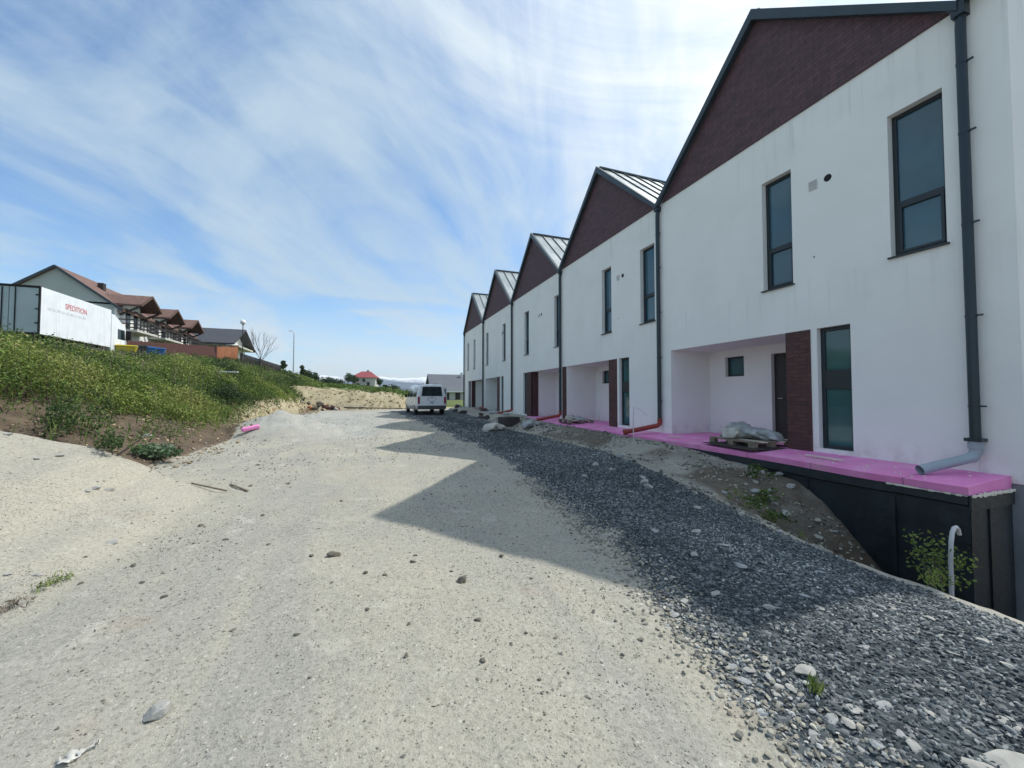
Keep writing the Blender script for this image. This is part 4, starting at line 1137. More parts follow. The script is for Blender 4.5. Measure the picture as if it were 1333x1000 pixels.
for t in (0.02, 0.95):
    p = a0 + dv*t; g.bar((p.x, p.y, 1.15), (p.x, p.y, 1.72), 0.05, 0.06)
p, q = a0, a0 + dv; g.bar((p.x, p.y, 1.75), (q.x, q.y, 1.75), 0.05, 0.06)
fd = g.build('front_door', M['whitepaint'], van)
g = MB(); g.bar((a0.x+dv.x*.05, a0.y+dv.y*.05, 1.44), (a0.x+dv.x*.94, a0.y+dv.y*.94, 1.44), 0.012, 0.56); g.build('door_window', M['darkglass'], fd)
for xx in (-.45, .45):
    g = MB(); g.bar((xx, 0.5, 2.0), (xx, 3.2, 2.0), 0.04, 0.03); g.build('roof_rail', M['bumper'], van)

# ------------------------------------------------------------------ lorry on the upper road
M['trailerwhite'] = simple('lorry_box_white', (0.74, 0.77, 0.80), 0.4, 0, 0.06, 1.5)
_m = M['trailerwhite']; _t2 = NT(_m.node_tree); _p = _m.node_tree.nodes['Principled BSDF']
_co = _t2.node('ShaderNodeTexCoord').outputs['Object']; _sx = _t2.node('ShaderNodeSeparateXYZ'); _t2.put(_sx.inputs[0], _co)
_st = _t2.rng(_t2.noise(_t2.scale(_co, (3, 3, 0.25)), 1.0, 5, 0.6), 0.48, 0.7)
_lo = _t2.rng(_sx.outputs['Z'], 2.2, 1.1)
_ln = _t2.math('LESS_THAN', _t2.math('ABSOLUTE', _t2.math('SUBTRACT', _t2.math('FRACT', _t2.math('MULTIPLY', _sx.outputs['Y'], 0.8)), 0.5)), 0.012)
_src = _p.inputs['Base Color'].links[0].from_socket
_c = _t2.mix(_t2.math('ADD', _t2.math('MULTIPLY', _st, 0.12), _t2.math('MULTIPLY', _t2.math('MULTIPLY', _lo, _st), 0.4)), _src, (0.33, 0.33, 0.31))
_t2.put(_p.inputs['Base Color'], _t2.mix(_t2.math('MULTIPLY', _ln, 0.35), _c, (0.4, 0.42, 0.44)))
M['lorryrear'] = simple('lorry_rear_doors', (0.36, 0.42, 0.45), 0.5, 0, 0.1, 1)
LX0, LX1, LY0, LY1 = -20.15, -17.6, 29.8, 36.3
lz = 3.85
lor = empty('lorry', (-18.9, 33.2, lz)); tag(lor, 'long white box lorry with red lettering parked on the upper road above the bank', 'lorry')
def L(x, y, z): return (x+18.9, y-33.2, z-lz)
b = MB(); b.box(LX0+18.9, LX1+18.9, LY0+0.08-33.2, LY1-33.2, 5.02-lz, 7.72-lz); b.build('cargo_box', M['trailerwhite'], lor, bevel=0.02)
for (xa, xb_) in ((LX0+0.06, -18.9), (-18.86, LX1-0.06)):
    d = MB(); d.box(xa+18.9, xb_+18.9, LY0-33.2, LY0+0.078-33.2, 5.10-lz, 7.62-lz)
    do = d.build('rear_door', M['lorryrear'], lor)
    for zz in (5.6, 6.4, 7.2):
        h = MB(); xe_ = xb_-0.12 if xa > -18.9 else xa
        h.box(xe_+18.9, xe_+0.14+18.9, LY0-0.03-33.2, LY0-0.002-33.2, zz-lz, zz+0.07-lz); h.build('hinge', M['black'], do)
    lb = MB(); xm = xa+0.25 if xa > -18.9 else xb_-0.25
    lb.tube([L(xm, LY0-0.03, 5.15), L(xm, LY0-0.03, 7.6)], 0.025, 8); lb.build('lock_rod', M['black'], do)
f = MB()
f.box(LX0+18.9, LX1+18.9, LY0-0.02-33.2, LY0+0.079-33.2, 7.62-lz, 7.75-lz); f.box(LX0+18.9, LX1+18.9, LY0-0.02-33.2, LY0+0.079-33.2, 4.95-lz, 5.09-lz)
f.box(LX0+18.9, LX0+0.06+18.9, LY0-0.02-33.2, LY0+0.079-33.2, 5.09-lz, 7.62-lz); f.box(LX1-0.06+18.9, LX1+18.9, LY0-0.02-33.2, LY0+0.079-33.2, 5.09-lz, 7.62-lz)
f.build('rear_frame', M['black'], lor)
c = MB(); c.box(LX0+0.5+18.9, LX1-0.35+18.9, LY0+0.2-33.2, LY1+1.5-33.2, 4.55-lz, 5.0-lz); c.build('chassis', M['black'], lor)
sk = MB(); sk.box(LX1-0.08+18.9, LX1-0.02+18.9, 31.6-33.2, 35.5-33.2, 4.35-lz, 4.8-lz); sk.build('side_guard', M['bumper'], lor)
for yw in (31.0, 32.2, 36.9):
    for s in (LX0+0.25, LX1-0.25):
        w_ = MB(); w_.tube([L(s-0.17, yw, lz+0.5), L(s+0.17, yw, lz+0.5)], 0.5, 20); wo = w_.build('wheel', M['tyre'], lor)
        w_ = MB(); w_.tube([L(s-0.18, yw, lz+0.5), L(s+0.18, yw, lz+0.5)], 0.26, 16); w_.build('rim', M['rim'], wo)
cb = MB()
cb.prism([(36.45-33.2, 4.5-lz), (38.35-33.2, 4.5-lz), (38.4-33.2, 5.6-lz), (38.2-33.2, 6.8-lz), (37.6-33.2, 7.05-lz), (36.9-33.2, 7.45-lz), (36.45-33.2, 7.5-lz)], 'x', LX0+0.05+18.9, LX1-0.04+18.9)
cab = cb.build('cab', M['trailerwhite'], lor, bevel=0.05)
for s in (LX0+0.045, LX1-0.043):
    w_ = MB(); w_.prism([(37.2-33.2, 5.75-lz), (38.15-33.2, 5.75-lz), (38.05-33.2, 6.5-lz), (37.2-33.2, 6.5-lz)], 'x', s+18.9, s+0.008+18.9); w_.build('cab_window', M['darkglass'], cab)
    w_ = MB(); w_.box(s+18.9, s+0.3+18.9, 38.2-33.2, 38.35-33.2, 5.8-lz, 6.5-lz); w_.build('cab_mirror', M['black'], cab)
M['redtext'] = simple('red_lettering', (0.55, 0.10, 0.12), 0.5)
M['greytext'] = simple('grey_lettering', (0.58, 0.61, 0.64), 0.5)
cu = bpy.data.curves.new('lettering', 'FONT'); cu.body = 'SPEDITION'; cu.size = 0.42; cu.extrude = 0.004
tob = bpy.data.objects.new('tmp_text', cu); COL.objects.link(tob)
dg = bpy.context.evaluated_depsgraph_get(); dg.update()
tme = bpy.data.meshes.new_from_object(tob.evaluated_get(dg)); bpy.data.objects.remove(tob)
tme.materials.clear(); tme.materials.append(M['redtext'])
to = bpy.data.objects.new('lettering', tme); COL.objects.link(to); to.parent = lor
to.rotation_euler = (R(90), 0, R(90)); to.location = L(LX1+0.006, 31.75, 6.85)
to.scale = (0.95, 1.15, 1)
fl = MB()
for i in range(9): fl.box(LX1+18.9+0.001, LX1+18.9+0.004, 30.35+i*0.37-33.2, 30.64+i*0.37-33.2, 6.50-lz, 6.66-lz)
fl.build('faded_lettering', M['greytext'], lor)

# ------------------------------------------------------------------ houses beyond the bank
M['greywall'] = simple('grey_green_render', (0.36, 0.40, 0.39), 0.9, 0, 0.08, 0.8)
M['housewhite'] = simple('house_white', (0.70, 0.70, 0.67), 0.9, 0, 0.08, 1)
M['brownroof'] = simple('brown_roof_tiles', (0.15, 0.085, 0.068), 0.8, 0, 0.25, 3)
M['darkroof'] = simple('dark_roof_tiles', (0.050, 0.053, 0.064), 0.7, 0, 0.2, 2)
M['darktimber'] = simple('dark_timber', (0.035, 0.028, 0.026), 0.7, 0, 0.2)
M['soffit'] = simple('brown_soffit', (0.10, 0.055, 0.04), 0.8, 0, 0.2)
M['fence'] = simple('brown_fence', (0.08, 0.028, 0.022), 0.8, 0, 0.3, 2.5, stretch=(4, 4, 0.4))
M['fence_orange'] = simple('orange_fence', (0.30, 0.115, 0.05), 0.75, 0, 0.2, 2)
M['redroof'] = simple('red_roof', (0.27, 0.055, 0.065), 0.7, 0, 0.15, 1)
M['cream'] = simple('cream_wall', (0.50, 0.49, 0.45), 0.9, 0, 0.08, 1)
M['blueroof'] = simple('slate_blue_roof', (0.10, 0.115, 0.14), 0.6, 0, 0.1, 0.5)
FX = -19.7; RX = -23.5
labs = ['end terraced house with grey gable wall and brown roof, behind the lorry', 'brown roofed terraced house between the grey gable house and the last one', 'last brown roofed terraced house, beside the black roofed one']
for k in range(3):
    ya = 41.3 + k*4.85; yb_ = ya + 4.85
    if k == 0: ya = 41.3
    gz0 = 4.0 + 0.35*k
    root = empty('terraced_house', (FX, ya, gz0)); tag(root, labs[k], 'house', 'terraced houses beyond the bank')
    o0 = -gz0; Ln = yb_-ya
    eave, apex = 8.85 - 0.1*k, 11.7 - 0.15*k
    bw = 2*(FX-RX)
    w_ = MB()
    w_.prism([(0, o0+gz0-1), (0, eave+o0), (-bw/2, apex+o0), (-bw, eave+o0), (-bw, o0+gz0-1)], 'y', 0.0, Ln-0.01)
    w_.build('wall', M['greywall'] if k == 0 else M['housewhite'], root)
    if k == 0:
        w_ = MB(); w_.box(0.004, 0.05, 0.0, Ln, -0.5, eave+o0-0.05); w_.box(-0.12, 0.0, -0.03, -0.002, -0.5, eave+o0-0.1); w_.build('white_front', M['housewhite'], root)
    r_ = MB(); th = 0.16
    sl = (apex-eave)/(bw/2)
    ov = 0.55
    for s in (1, -1):
        xe_ = (ov if s == 1 else -bw-ov); ze = eave - sl*ov
        r_.prism([(xe_, ze+o0+0.03), (-bw/2, apex+o0+0.03), (-bw/2, apex+o0+0.03+th), (xe_, ze+o0+0.03+th)], 'y', -0.22 if k == 0 else 0.0, Ln)
    # dormer roof, ridge runs out over the balcony
    dyc = 1.75; hw = 1.75; dz = 10.15 - 0.16*k + o0; de = dz - 1.1
    for s in (1, -1):
        r_.prism([(dyc+s*hw, de), (dyc, dz), (dyc, dz+0.14), (dyc+s*hw, de+0.14)], 'x', -3.2, 1.6)
    ro = r_.build('roof', M['brownroof'], root)
    if k == 0:
        ch = MB(); ch.box(-2.6, -2.2, 2.6, 3.0, apex-2.0+o0, apex-0.35+o0); ch.build('chimney', M['darktimber'], ro)
        bb = MB(); bb.bar((-bw/2, -0.24, apex+o0+0.1), (0.5, -0.24, eave+o0-sl*0.5+0.1), 0.05, 0.17); bb.bar((-bw/2, -0.24, apex+o0+0.1), (-bw-0.5, -0.24, eave+o0-sl*0.5+0.1), 0.05, 0.17); bb.build('bargeboard', M['trim'], ro)
    sf = MB()
    for s in (1, -1):
        sf.prism([(dyc+s*(hw-0.06), de-0.03), (dyc, dz-0.05), (dyc, dz-0.004), (dyc+s*(hw-0.06), de+0.02)], 'x', 0.06, 1.55)
        sf.bar((1.61, dyc+s*hw, de+0.05), (1.61, dyc, dz+0.07), 0.05, 0.2)
    sf.build('dormer_soffit', M['soffit'], root)
    dw = MB(); dw.prism([(dyc-1.3, 7.1+o0), (dyc-1.3, de+0.25), (dyc, dz-0.1), (dyc+1.3, de+0.25), (dyc+1.3, 7.1+o0)], 'x', -3.0, 0.2)
    dw.build('dormer_wall', M['housewhite'], root)
    for (a, b_) in ((-0.9, -0.25), (0.3, 0.9)):
        g = MB(); g.box(0.2, 0.23, dyc+a, dyc+b_, 7.15+o0, 8.95+o0-0.1*k); wo = g.build('balcony_door', M['darktimber'], root)
        g = MB(); g.box(0.231, 0.24, dyc+a+0.08, dyc+b_-0.08, 7.3+o0, 8.85+o0-0.1*k); g.build('pane', M['darkglass'], wo)
    g = MB(); g.box(0.052, 0.08, dyc-0.7, dyc+0.8, 0.9, 2.3); wo = g.build('window', M['darktimber'], root)
    g = MB(); g.box(0.081, 0.09, dyc-0.6, dyc+0.7, 1.0, 2.2); g.build('pane', M['darkglass'], wo)
    bl = MB(); bl.box(0.05, 1.35, dyc-1.7, dyc+1.7, 6.90+o0, 7.07+o0); bo = bl.build('balcony', M['cream'], root)
    rl_ = MB()
    for z in (7.25, 7.55, 7.9):
        rl_.bar((1.3, dyc-1.65, z+o0), (1.3, dyc+1.65, z+o0), 0.06, 0.09)
        for s in (-1, 1): rl_.bar((0.1, dyc+s*1.65, z+o0), (1.3, dyc+s*1.65, z+o0), 0.06, 0.09)
    for q in range(7): rl_.box(1.27, 1.33, dyc-1.65+q*0.55-0.035, dyc-1.65+q*0.55+0.035, 7.07+o0, 7.95+o0)
    rl_.build('railing', M['darktimber'], bo)
    for p_, q_, bw_, bh_ in (((0.1, dyc-1.5, de-0.75), (1.4, dyc-1.62, de-0.05), 0.12, 0.14), ((0.1, dyc+1.5, de-0.75), (1.4, dyc+1.62, de-0.05), 0.12, 0.14),
                             ((0.3, dyc+1.75, eave+o0-0.3), (1.5, dyc+3.3, eave+o0-1.35), 0.14, 0.16), ((0.3, dyc+1.75, eave+o0-0.45), (0.3, dyc+3.1, eave+o0-0.45), 0.14, 0.2)):
        br = MB(); br.bar(p_, q_, bw_, bh_); br.build('timber_brace', M['darktimber'], root)

# black roofed house
bh = empty('bungalow', (-16, 57.7, 6.0)); tag(bh, 'house with long black roof and white gable, right of the brown roofed terrace', 'house')
w_ = MB(); w_.prism([(0.9, -1), (0.9, 2.25), (4.85, 4.35), (8.8, 2.25), (8.8, -1)], 'x', -15, -1.1); w_.build('wall', M['housewhite'], bh)
r_ = MB()
for s in (1, -1):
    r_.prism([(4.85-s*4.85, 2.15), (4.85, 4.6), (4.85, 4.42), (4.85-s*4.85, 1.95)], 'x', -16, 0.0)
ro = r_.build('roof', M['darkroof'], bh)
c = MB(); c.box(-6.0, -5.5, 2.4, 2.9, 2.9, 4.3); c.box(-5.85, -5.65, 2.55, 2.75, 4.3, 4.9); c.build('chimney', M['vent'], ro)
dsh = MB(); dsh.sphere((-12.4, 1.4, 3.3), 0.35, 0.12, 0.35); dsh.build('satellite_dish', M['vent'], ro)
for (a, b_, z0, z1) in ((-1.09, -1.06, 0.2, 1.6),):
    for y_ in (2.2, 4.4, 6.6):
        g = MB(); g.box(a, b_, y_, y_+1.1, z0, z1); wo = g.build('window', M['darktimber'], bh)
for xw in (-3.2, -7.0, -10.5):
    g = MB(); g.box(xw, xw+1.5, 0.86, 0.899, 0.4, 1.8); g.build('window', M['darkglass'], bh)
bl = MB(); bl.box(-1.05, 0.1, 1.5, 8.0, 1.85, 2.05); bl.build('balcony', M['cream'], bh)

# fences
def fence(name, p, q, ht, mat, label, step=0.12, post=2.0, z_off=0.0, ztop=None):
    p = Vector(p); q = Vector(q); d = q - p; Ld = d.length
    root = empty(name, p); tag(root, label, 'fence')
    pan = MB()
    n = int(Ld/step)
    u = d.normalized(); nrm = Vector((-u.y, u.x, 0)).normalized()
    for i in range(n):
        c = d*((i+0.5)/n); hgt = ht*(1 + 0.015*random.uniform(-1, 1))
        a = c - u*(step*0.46); b = c + u*(step*0.46)
        vs = []
        for off in (-0.012, 0.012):
            for pt_, z in ((a, -0.3), (b, -0.3), (b, hgt), (a, hgt)):
                vs.append((pt_.x + nrm.x*off, pt_.y + nrm.y*off, pt_.z + z))
        pan.add(vs, [(0,1,2,3),(7,6,5,4),(0,4,5,1),(1,5,6,2),(2,6,7,3),(3,7,4,0)])
    pan.build('board_panel', mat, root)
    k = max(1, int(Ld/post))
    for i in range(k+1):
        c = d*(i/k); m = MB()
        m.box(c.x-0.05+nrm.x*0.07, c.x+0.05+nrm.x*0.07, c.y-0.05+nrm.y*0.07, c.y+0.05+nrm.y*0.07, c.z-0.4, c.z+ht+0.06); m.build('post', mat, root)
    return root
fence('board_fence', (-17.7, 38.4, 4.35), (-17.0, 55.1, 5.9), 1.45, M['fence'], 'long dark red brown board fence in front of the terraced houses')
fence('board_fence', (-17.0, 55.2, 5.8), (-16.0, 59.2, 6.3), 1.55, M['fence_orange'], 'short orange brown fence panel at the right end of the long fence')
fence('panel_fence', (-15.7, 59.4, 5.9), (-11.6, 61.6, 4.6), 1.15, M['darktimber'], 'dark low fence sloping down the bank past the globe lamp', 0.14)
# bins
def bin_(x, y, col, label, yaw=0.0, sc=1.0):
    z = H1(x, y)
    m_ = simple('bin_plastic', col, 0.45, 0, 0.1)
    root = empty('wheelie_bin', (x, y, z), yaw); tag(root, label, 'bin', 'bins beside the fence')
    b = MB(); wv = 0.55*sc
    b.add([(-wv*.85,-.3,0.08),(wv*.85,-.3,0.08),(wv*.85,.3,0.08),(-wv*.85,.3,0.08),(-wv,-.38,1.05),(wv,-.38,1.05),(wv,.38,1.05),(-wv,.38,1.05)], [(0,3,2,1),(4,5,6,7),(0,1,5,4),(1,2,6,5),(2,3,7,6),(3,0,4,7)])
    b.build('bin_body', m_, root, bevel=0.03)
    l_ = MB(); l_.prism([(-.42, 1.06), (-.40, 1.13), (0, 1.2), (.40, 1.13), (.42, 1.06)], 'x', -wv-0.03, wv+0.03); l_.build('lid', m_, root)
    for s in (-1, 1):
        w_ = MB(); w_.tube([(s*wv*.7-.04, .3, .1), (s*wv*.7+.04, .3, .1)], .1, 12); w_.build('wheel', M['tyre'], root)
X, Y = place(163, 29.3); bin_(X, Y, (0.45, 0.36, 0.02), 'yellow container in front of the brown fence, right of the lorry', 0.3)
X, Y = place(180, 31); bin_(X, Y, (0.03, 0.035, 0.04), 'black bin between the yellow container and the blue bins', 0.3, 0.8)
X, Y = place(192, 31.5); bin_(X, Y, (0.02, 0.13, 0.36), 'left one of the two bright blue bins by the fence', 0.3, 0.8)
X, Y = place(204, 32.3); bin_(X, Y, (0.015, 0.10, 0.33), 'right one of the two bright blue bins by the fence', 0.3, 0.8)
# lamps
M['lampblack'] = simple('lamp_black', (0.02, 0.022, 0.025), 0.5)
M['globe'] = simple('opal_globe', (0.80, 0.80, 0.78), 0.3, 0, 0.03)
M['galv'] = simple('galvanised_steel', (0.40, 0.43, 0.45), 0.5, 0.5, 0.1)
X, Y = place(314, 46.8); z = H1(X, Y)
lp = empty('garden_lamp', (X, Y, z)); tag(lp, 'black lamp post topped by a white globe beside the orange fence', 'lamp')
ztop = 1.5 + (516-419)*46.8/F - z
m = MB(); m.tube([(0, 0, 0), (0, 0, 0.5), (0, 0, 0.55), (0, 0, ztop-0.45), (0, 0, ztop-0.25)], [.09, .08, .05, .045, .09], 10); m.build('pole', M['lampblack'], lp)
m = MB(); m.sphere((0, 0, ztop), 0.30); m.build('globe', M['globe'], lp)
X, Y = place(381, 65); z = H1(X, Y)
lp = empty('street_lamp', (X, Y, z)); tag(lp, 'tall thin grey street lamp leaning over the bank against the sky', 'street lamp')
ztop = 1.5 + (516-431)*65/F - z
m = MB(); m.tube([(0, 0, 0), (0, 0, ztop-0.6), (-0.05, 0, ztop-0.15), (-0.35, 0, ztop)], [.10, .07, .05, .04], 8); m.build('pole', M['galv'], lp)
m = MB(); m.box(-0.75, -0.3, -0.1, 0.1, ztop-0.03, ztop+0.06); m.build('lamp_head', M['galv'], lp, bevel=0.02)

# red roofed house
X, Y = place(475.5, 170)
z = 1.5 + (516-503.5)*170/F
rh = empty('villa', (X, Y, z), R(-10)); tag(rh, 'distant cream house with red hipped roof on the meadow skyline', 'house')
w_ = MB(); w_.box(-4.6, 4.6, -4, 4, -3, 3.9); w_.build('wall', M['cream'], rh)
r_ = MB(); r_.add([(-5.4,-4.8,3.8),(5.4,-4.8,3.8),(5.4,4.8,3.8),(-5.4,4.8,3.8),(-1.8,0,6.6),(2.0,0,6.6)], [(0,1,5,4),(1,2,5),(2,3,4,5),(3,0,4),(3,2,1,0)]); ro = r_.build('roof', M['redroof'], rh)
c = MB(); c.box(0.6, 1.2, -0.3, 0.3, 6.2, 7.2); c.build('chimney', M['brick_low'], ro)
for xw, z0, z1 in ((-3.2, 2.2, 3.2), (-0.6, 2.0, 3.3), (1.2, 0.3, 1.8), (-3.0, 0.2, 1.3)):
    g = MB(); g.box(xw, xw+1.1, -4.05, -4.001, z0, z1); g.build('window', M['darktimber'], rh)
p_ = MB(); p_.box(2.4, 4.4, -4.6, -4.001, -0.2, 0.9); p_.box(0.6, 2.6, -4.4, -4.001, 1.9, 2.1); p_.build('porch', M['cream'], rh)

# slate roofed bungalow behind the van
X, Y = place(560, 70)
sh = empty('bungalow', (X, Y, 0.75)); tag(sh, 'long low house with slate blue roof behind the parked van', 'house')
w_ = MB(); w_.box(0.5, 22, 0.6, 8, -1, 1.95); w_.add([(0.5,.6,1.95),(0.5,8,1.95),(0.5,4.3,4.7)], [(0,1,2)]); w_.build('wall', M['cream'], sh)
r_ = MB(); r_.prism([(0, 1.75), (4.3, 4.95), (8.6, 1.75), (8.6, 1.6), (4.3, 4.75), (0, 1.6)], 'x', 0, 22.5); ro = r_.build('roof', M['blueroof'], sh)
c = MB(); c.box(6.2, 6.6, 3.4, 3.8, 4.2, 5.3); c.build('chimney', M['vent'], ro)
g = MB(); g.box(-0.05, 22.5, -0.10, 0.0, 1.5, 1.72); g.build('gutter', M['whiteplastic'], sh)
for xw in (1.2, 2.6, 4.6, 6.4, 9.0):
    g = MB(); g.box(xw, xw+0.9, 0.55, 0.599, -0.3, 1.4); g.build('window', M['darktimber'], sh)
    
# ------------------------------------------------------------------ rubbish and timber in the yard
def board(name, p, q, w, h, mat, label, cat, group=None):
    m = MB(); m.bar(p, q, w, h); o = m.build(name, mat); return tag(o, label, cat, group)
def gz_at(x, y): return H1(x, y)
DX, DY = place(442, 33.5)
def onp(dx, dy, dz): return (DX+dx, DY+dy, gz_at(DX+dx, DY+dy)+dz)
board('plank', onp(-0.8, 0.1, 0.35), onp(2.2, -0.2, 0.30), 0.5, 0.05, M['paleboard'], 'wide pale board on top of the debris pile', 'plank')
board('plank', onp(0.6, -0.2, 0.16), onp(4.6, -0.4, 0.14), 0.22, 0.05, M['wood'], 'long grey plank reaching right from the debris pile', 'plank')
board('plank', onp(0.3, 0.3, 0.22), onp(5.2, 0.3, 0.08), 0.12, 0.08, M['darkwood'], 'dark beam under the long grey plank', 'beam')
board('plank', onp(0.2, 0.4, 0.50), onp(1.2, 0.3, 0.46), 0.7, 0.04, M['paleboard'], 'square cream sheet leaning at the back of the debris pile', 'board')
for i in range(26):
    a, b = RNG.normal(-1.6, 0.9), RNG.normal(0.1, 0.5)
    x, y = DX+a, DY+b
    o = one_stone('rubble_lump', x, y, random.uniform(0.15, 0.45), 0.7, [M['brick_low'], M['palestone'], M['clod'], M['fence_orange']][i % 4], 'broken lump of masonry in the debris pile at the back of the yard', 'rubble', 'lumps in the debris pile', seed=500+i, tilt=0.6)
    o.location.z += 0.35*math.exp(-((a+1.6)**2 + b*b))*random.uniform(0.4, 1.6)
x, y = gpt(327, 561)
fs_ = MB(); fs_.box(-0.24, 0.24, -0.07, 0.07, -0.03, 0.09)
o = fs_.build('foam_offcut', M['foam'], bevel=0.03); o.location = (x, y, H1(x, y)+0.06); o.rotation_euler = (0.15, -0.2, 0.5); tag(o, 'pink foam offcut lying at the foot of the soil bank', 'foam block')
x, y = -6.9, 22.0
board('plank', (x, y, H1(x, y)+0.5), (x+0.95, y+0.1, H1(x, y)+0.5), 0.25, 0.05, M['whiteplastic'], 'white strip of board lying in the weeds on the bank', 'board')
for (u0, v0, u1, v1, lab) in ((252, 630, 298, 640, 'longer thin stick lying on the pale dirt below the bank'), (302, 631, 325, 640, 'shorter thin stick right of the longer one on the pale dirt')):
    xa, ya = gpt(u0, v0); xb_, yb_ = gpt(u1, v1)
    board('stick', (xa, ya, H1(xa, ya)+0.02), (xb_, yb_, H1(xb_, yb_)+0.02), 0.022, 0.02, M['wood'], lab, 'stick')
x, y = gpt(193, 568); one_stone('rubble_stone', x, y, 0.16, 0.6, M['palestone'], 'pale lump sitting on the brown soil above the broad-leaved plant', 'stone', None, seed=620)
# torn white plastic scrap in the foreground
x, y = gpt(122, 969); m = MB(); rr = random.Random(9)
nn = 12; g_ = {}
vs = []; fs = []
for i in range(nn):
    for j in range(6):
        vs.append(((i/nn-0.5)*0.13 + rr.uniform(-.006, .006), (j/6-0.5)*0.06*(0.6+0.6*math.sin(i*0.5)) + rr.uniform(-.006, .006), 0.006+abs(rr.gauss(0, 0.006))))
for i in range(nn-1):
    for j in range(5):
        if rr.random() < 0.88: fs.append((i*6+j, (i+1)*6+j, (i+1)*6+j+1, i*6+j+1))
m.add(vs, fs, 0, True); o = m.build('plastic_scrap', M['whiteplastic']); sm = o.modifiers.new('thick', 'SOLIDIFY'); sm.thickness = 0.003
o.location = (x, y, H1(x, y)+0.004); o.rotation_euler = (0, 0, 0.55); o.data.materials[0] = simple('dusty_plastic', (0.55, 0.54, 0.50), 0.6, 0, 0.2, 8); tag(o, 'torn white plastic scrap on the dirt at the bottom left', 'scrap')
# bags and dark tarp by the third house
x, y = gpt(643, 561); sack((x, y, H1(x, y)), 0.3, 0.85, 0.6, 0.30, M['sack_pale'], 'big slumped pale rubble bag on the soil before the middle house', 21)
x, y = gpt(692, 556); sack((x, y, H1(x, y)), 0.2, 0.8, 0.55, 0.28, M['sack'], 'grey rubble bag right of the big pale one before the middle house', 22)
x, y = gpt(667, 556); m = MB(); m.box(-0.4, 0.4, -0.3, 0.3, 0, 0.42); m.box(-0.36, 0.36, -0.25, 0.25, 0.42, 0.44)
o = m.build('dark_crate', M['darkwood'], bevel=0.02); o.location = (x, y+0.5, H1(x, y+0.5)-0.02); o.rotation_euler = (0, 0, 0.3); tag(o, 'dark box standing between the pale and the grey rubble bags', 'box')
for i in range(14):
    xx, yy_ = RNG.uniform(5.6, 7.2), RNG.uniform(20, 33)
    one_stone('rubble_stone', xx, yy_, random.uniform(0.2, 0.5), 0.6, [M['darkwood'], M['greystone'], M['brick_low']][i % 3], 'lump of building rubble heaped before the far houses', 'rubble', 'rubble before the far houses', seed=640+i, tilt=0.4)

# ------------------------------------------------------------------ mountains
def mountains(name, dist, xr, prof, thick, mat, label, seed):
    n = 260; m = 12
    xsn = np.linspace(xr[0], xr[1], n)
    top = prof(xsn)
    vs = []; tt = np.linspace(-1, 1, m*2+1)
    for t in tt:
        f = 1 - abs(t)
        yv = dist + t*thick + (fbm(xsn/900, np.full(n, t*3.0), seed)-0.5)*thick*0.5
        hv = -25 + (top+25)*(f**0.9)*(0.75 + 0.5*fbm(xsn/500, np.full(n, t*4.0), seed+3)*(1-f) + 0.25*f)
        vs.append(np.stack([xsn, yv, hv], 1))
    v = np.concatenate(vs); K = len(tt)
    ii = np.arange(K*n).reshape(K, n)
    f = np.stack([ii[:-1, :-1].ravel(), ii[:-1, 1:].ravel(), ii[1:, 1:].ravel(), ii[1:, :-1].ravel()], 1)
    o = fast_mesh(name, v, f, mat, smooth=True)
    return tag(o, label, 'mountains', kind='structure')
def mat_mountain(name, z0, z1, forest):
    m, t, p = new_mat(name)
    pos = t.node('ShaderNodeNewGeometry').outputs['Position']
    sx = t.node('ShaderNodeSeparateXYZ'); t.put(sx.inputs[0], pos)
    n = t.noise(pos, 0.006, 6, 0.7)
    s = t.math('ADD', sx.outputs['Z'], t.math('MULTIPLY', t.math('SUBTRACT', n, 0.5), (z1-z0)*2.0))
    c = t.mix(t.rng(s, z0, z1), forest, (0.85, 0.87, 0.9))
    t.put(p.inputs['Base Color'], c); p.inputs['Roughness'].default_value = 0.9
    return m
def prof_far(x): return 120 + 190*fbm(x/900, x*0+2.5, 700, 5) + 60*fbm(x/170, x*0+9, 705, 4)
def prof_near(x): return np.clip(70 + 150*fbm(x/1100+1.3, x*0+5.5, 720, 5), 40, 400)
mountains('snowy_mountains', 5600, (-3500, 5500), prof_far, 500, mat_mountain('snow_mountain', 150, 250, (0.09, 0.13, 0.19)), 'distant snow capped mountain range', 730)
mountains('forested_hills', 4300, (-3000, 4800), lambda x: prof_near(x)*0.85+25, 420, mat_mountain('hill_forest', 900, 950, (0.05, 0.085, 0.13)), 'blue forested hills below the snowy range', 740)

# ------------------------------------------------------------------ air
hz = MB(); hz.box(-7600, 7600, -1200, 7600, -27, 420)
hm = bpy.data.materials.new('haze'); hm.use_nodes = True
hn = hm.node_tree.nodes; hn.remove(hn['Principled BSDF'])
pv = hn.new('ShaderNodeVolumePrincipled'); pv.inputs['Density'].default_value = 1.1e-4; pv.inputs['Color'].default_value = (0.80, 0.88, 0.97, 1); pv.inputs['Anisotropy'].default_value = 0.2
hm.node_tree.links.new(pv.outputs[0], hn['Material Output'].inputs['Volume'])
tag(hz.build('haze', hm), 'thin blue air over the far hills', 'haze', kind='stuff')

# ------------------------------------------------------------------ camera, sun, sky
cam = bpy.data.cameras.new('camera'); co = bpy.data.objects.new('camera', cam); COL.objects.link(co)
co.location = (0, 0, CAMZ); co.rotation_euler = (R(90 + 1.797), 0, R(-19.94))
cam.sensor_width = 36; cam.lens = F/1333*36; cam.clip_start = 0.05; cam.clip_end = 40000
scene.camera = co

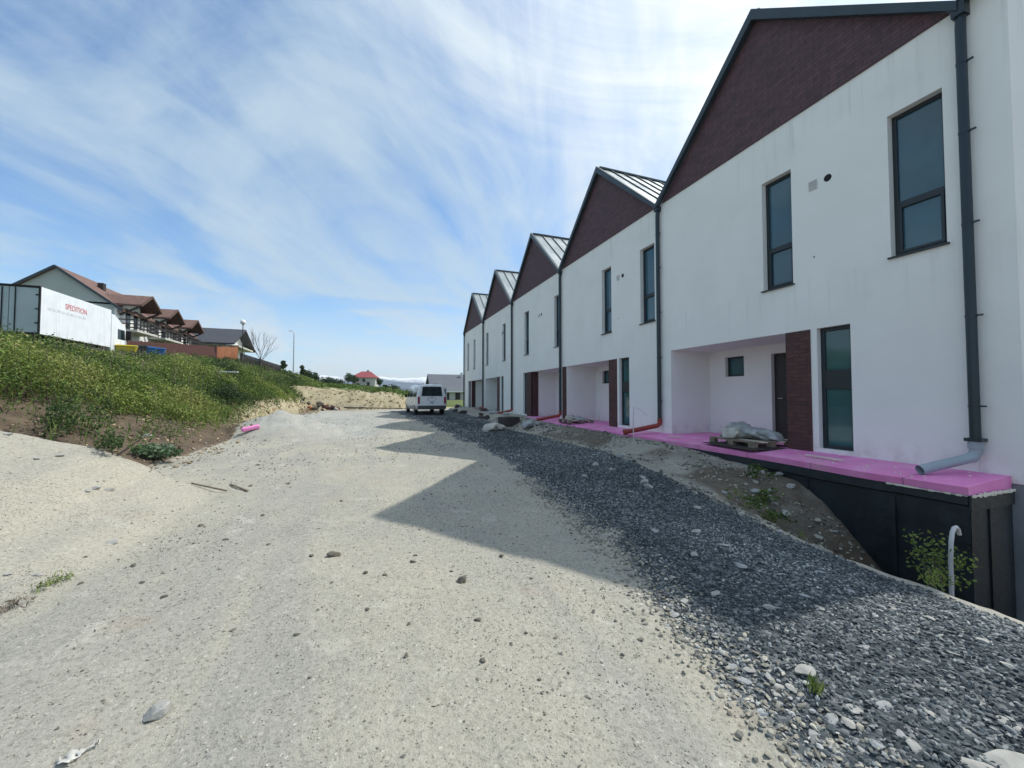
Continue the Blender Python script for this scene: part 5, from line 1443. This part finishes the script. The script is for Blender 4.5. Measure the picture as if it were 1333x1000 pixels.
SUN = Vector((0.775, 0.085, 1.0)).normalized()
sl_ = bpy.data.lights.new('sun', 'SUN'); so = bpy.data.objects.new('sun', sl_); COL.objects.link(so)
sl_.energy = 3.3; sl_.angle = R(0.55); sl_.color = (1.0, 0.955, 0.87)
so.rotation_euler = SUN.to_track_quat('Z', 'Y').to_euler(); so.location = (20, 2, 30)

w = bpy.data.worlds.new('World'); scene.world = w; w.use_nodes = True
t = NT(w.node_tree); bg = w.node_tree.nodes['Background']
sky = t.node('ShaderNodeTexSky', sky_type='NISHITA'); sky.sun_disc = False
sky.sun_elevation = math.asin(SUN.z); sky.sun_rotation = math.atan2(SUN.x, SUN.y)
sky.altitude = 400; sky.air_density = 1.0; sky.dust_density = 1.0; sky.ozone_density = 1.0
gen = t.node('ShaderNodeTexCoord').outputs['Generated']
nrm = t.node('ShaderNodeVectorMath', operation='NORMALIZE'); t.put(nrm.inputs[0], gen)
sp = t.node('ShaderNodeSeparateXYZ'); t.put(sp.inputs[0], nrm.outputs[0])
zc = t.math('MAXIMUM', sp.outputs['Z'], 0.0)
den = t.math('ADD', zc, 0.20)
u = t.math('DIVIDE', sp.outputs['X'], den); v = t.math('DIVIDE', sp.outputs['Y'], den)
ca, sa = math.cos(R(30)), math.sin(R(30))
al = t.math('ADD', t.math('MULTIPLY', u, sa), t.math('MULTIPLY', v, ca))
ac = t.math('SUBTRACT', t.math('MULTIPLY', u, ca), t.math('MULTIPLY', v, sa))
cv = t.node('ShaderNodeCombineXYZ'); t.put(cv.inputs[0], u); t.put(cv.inputs[1], v)
c1 = t.node('ShaderNodeCombineXYZ'); t.put(c1.inputs[0], t.math('MULTIPLY', al, 0.40)); t.put(c1.inputs[1], t.math('MULTIPLY', ac, 1.1)); c1.inputs[2].default_value = 3.7
c2 = t.node('ShaderNodeCombineXYZ'); t.put(c2.inputs[0], t.math('MULTIPLY', al, 1.1)); t.put(c2.inputs[1], t.math('MULTIPLY', ac, 4.2)); c2.inputs[2].default_value = 8.1
streak = t.noise(c1.outputs[0], 1.0, 7, 0.55, 0.5)
soft = t.noise(cv.outputs[0], 1.05, 9, 0.60, 1.1)
fine = t.noise(c2.outputs[0], 1.0, 7, 0.6, 0.8)
cl = t.math('ADD', t.math('MULTIPLY', streak, 0.15), t.math('ADD', t.math('MULTIPLY', soft, 0.63), t.math('MULTIPLY', fine, 0.22)))
fac = t.rng(cl, 0.37, 0.60)
dt = t.node('ShaderNodeVectorMath', operation='DOT_PRODUCT'); t.put(dt.inputs[0], nrm.outputs[0]); dt.inputs[1].default_value = SUN
glow = t.rng(dt.outputs['Value'], 0.46, 1.05)
fac = t.math('ADD', t.math('MULTIPLY', fac, 0.88), t.math('MULTIPLY', glow, 0.42), clamp=True)
lowb = t.rng(sp.outputs['Z'], 0.26, 0.02)
bank_ = t.rng(t.noise(t.scale(nrm.outputs[0], (3.5, 3.5, 16)), 1.0, 6, 0.6, 0.4), 0.40, 0.60)
fac = t.math('MAXIMUM', fac, t.math('MULTIPLY', lowb, t.math('ADD', 0.25, t.math('MULTIPLY', bank_, 0.65))))
cloud = t.mix(glow, (3.0, 3.75, 4.35, 1), (6.4, 6.6, 6.7, 1))
skyb = t.mix(1.0, sky.outputs[0], (0.72, 0.94, 1.06, 1), 'MULTIPLY')
cloud = t.mix(lowb, cloud, (4.6, 4.95, 5.2, 1))
skyc = t.mix(fac, skyb, cloud)
t.put(bg.inputs['Color'], skyc); bg.inputs['Strength'].default_value = 0.15

scene.view_settings.view_transform = 'Standard'; scene.view_settings.look = 'None'
scene.view_settings.exposure = 0.33; scene.view_settings.gamma = 1.0
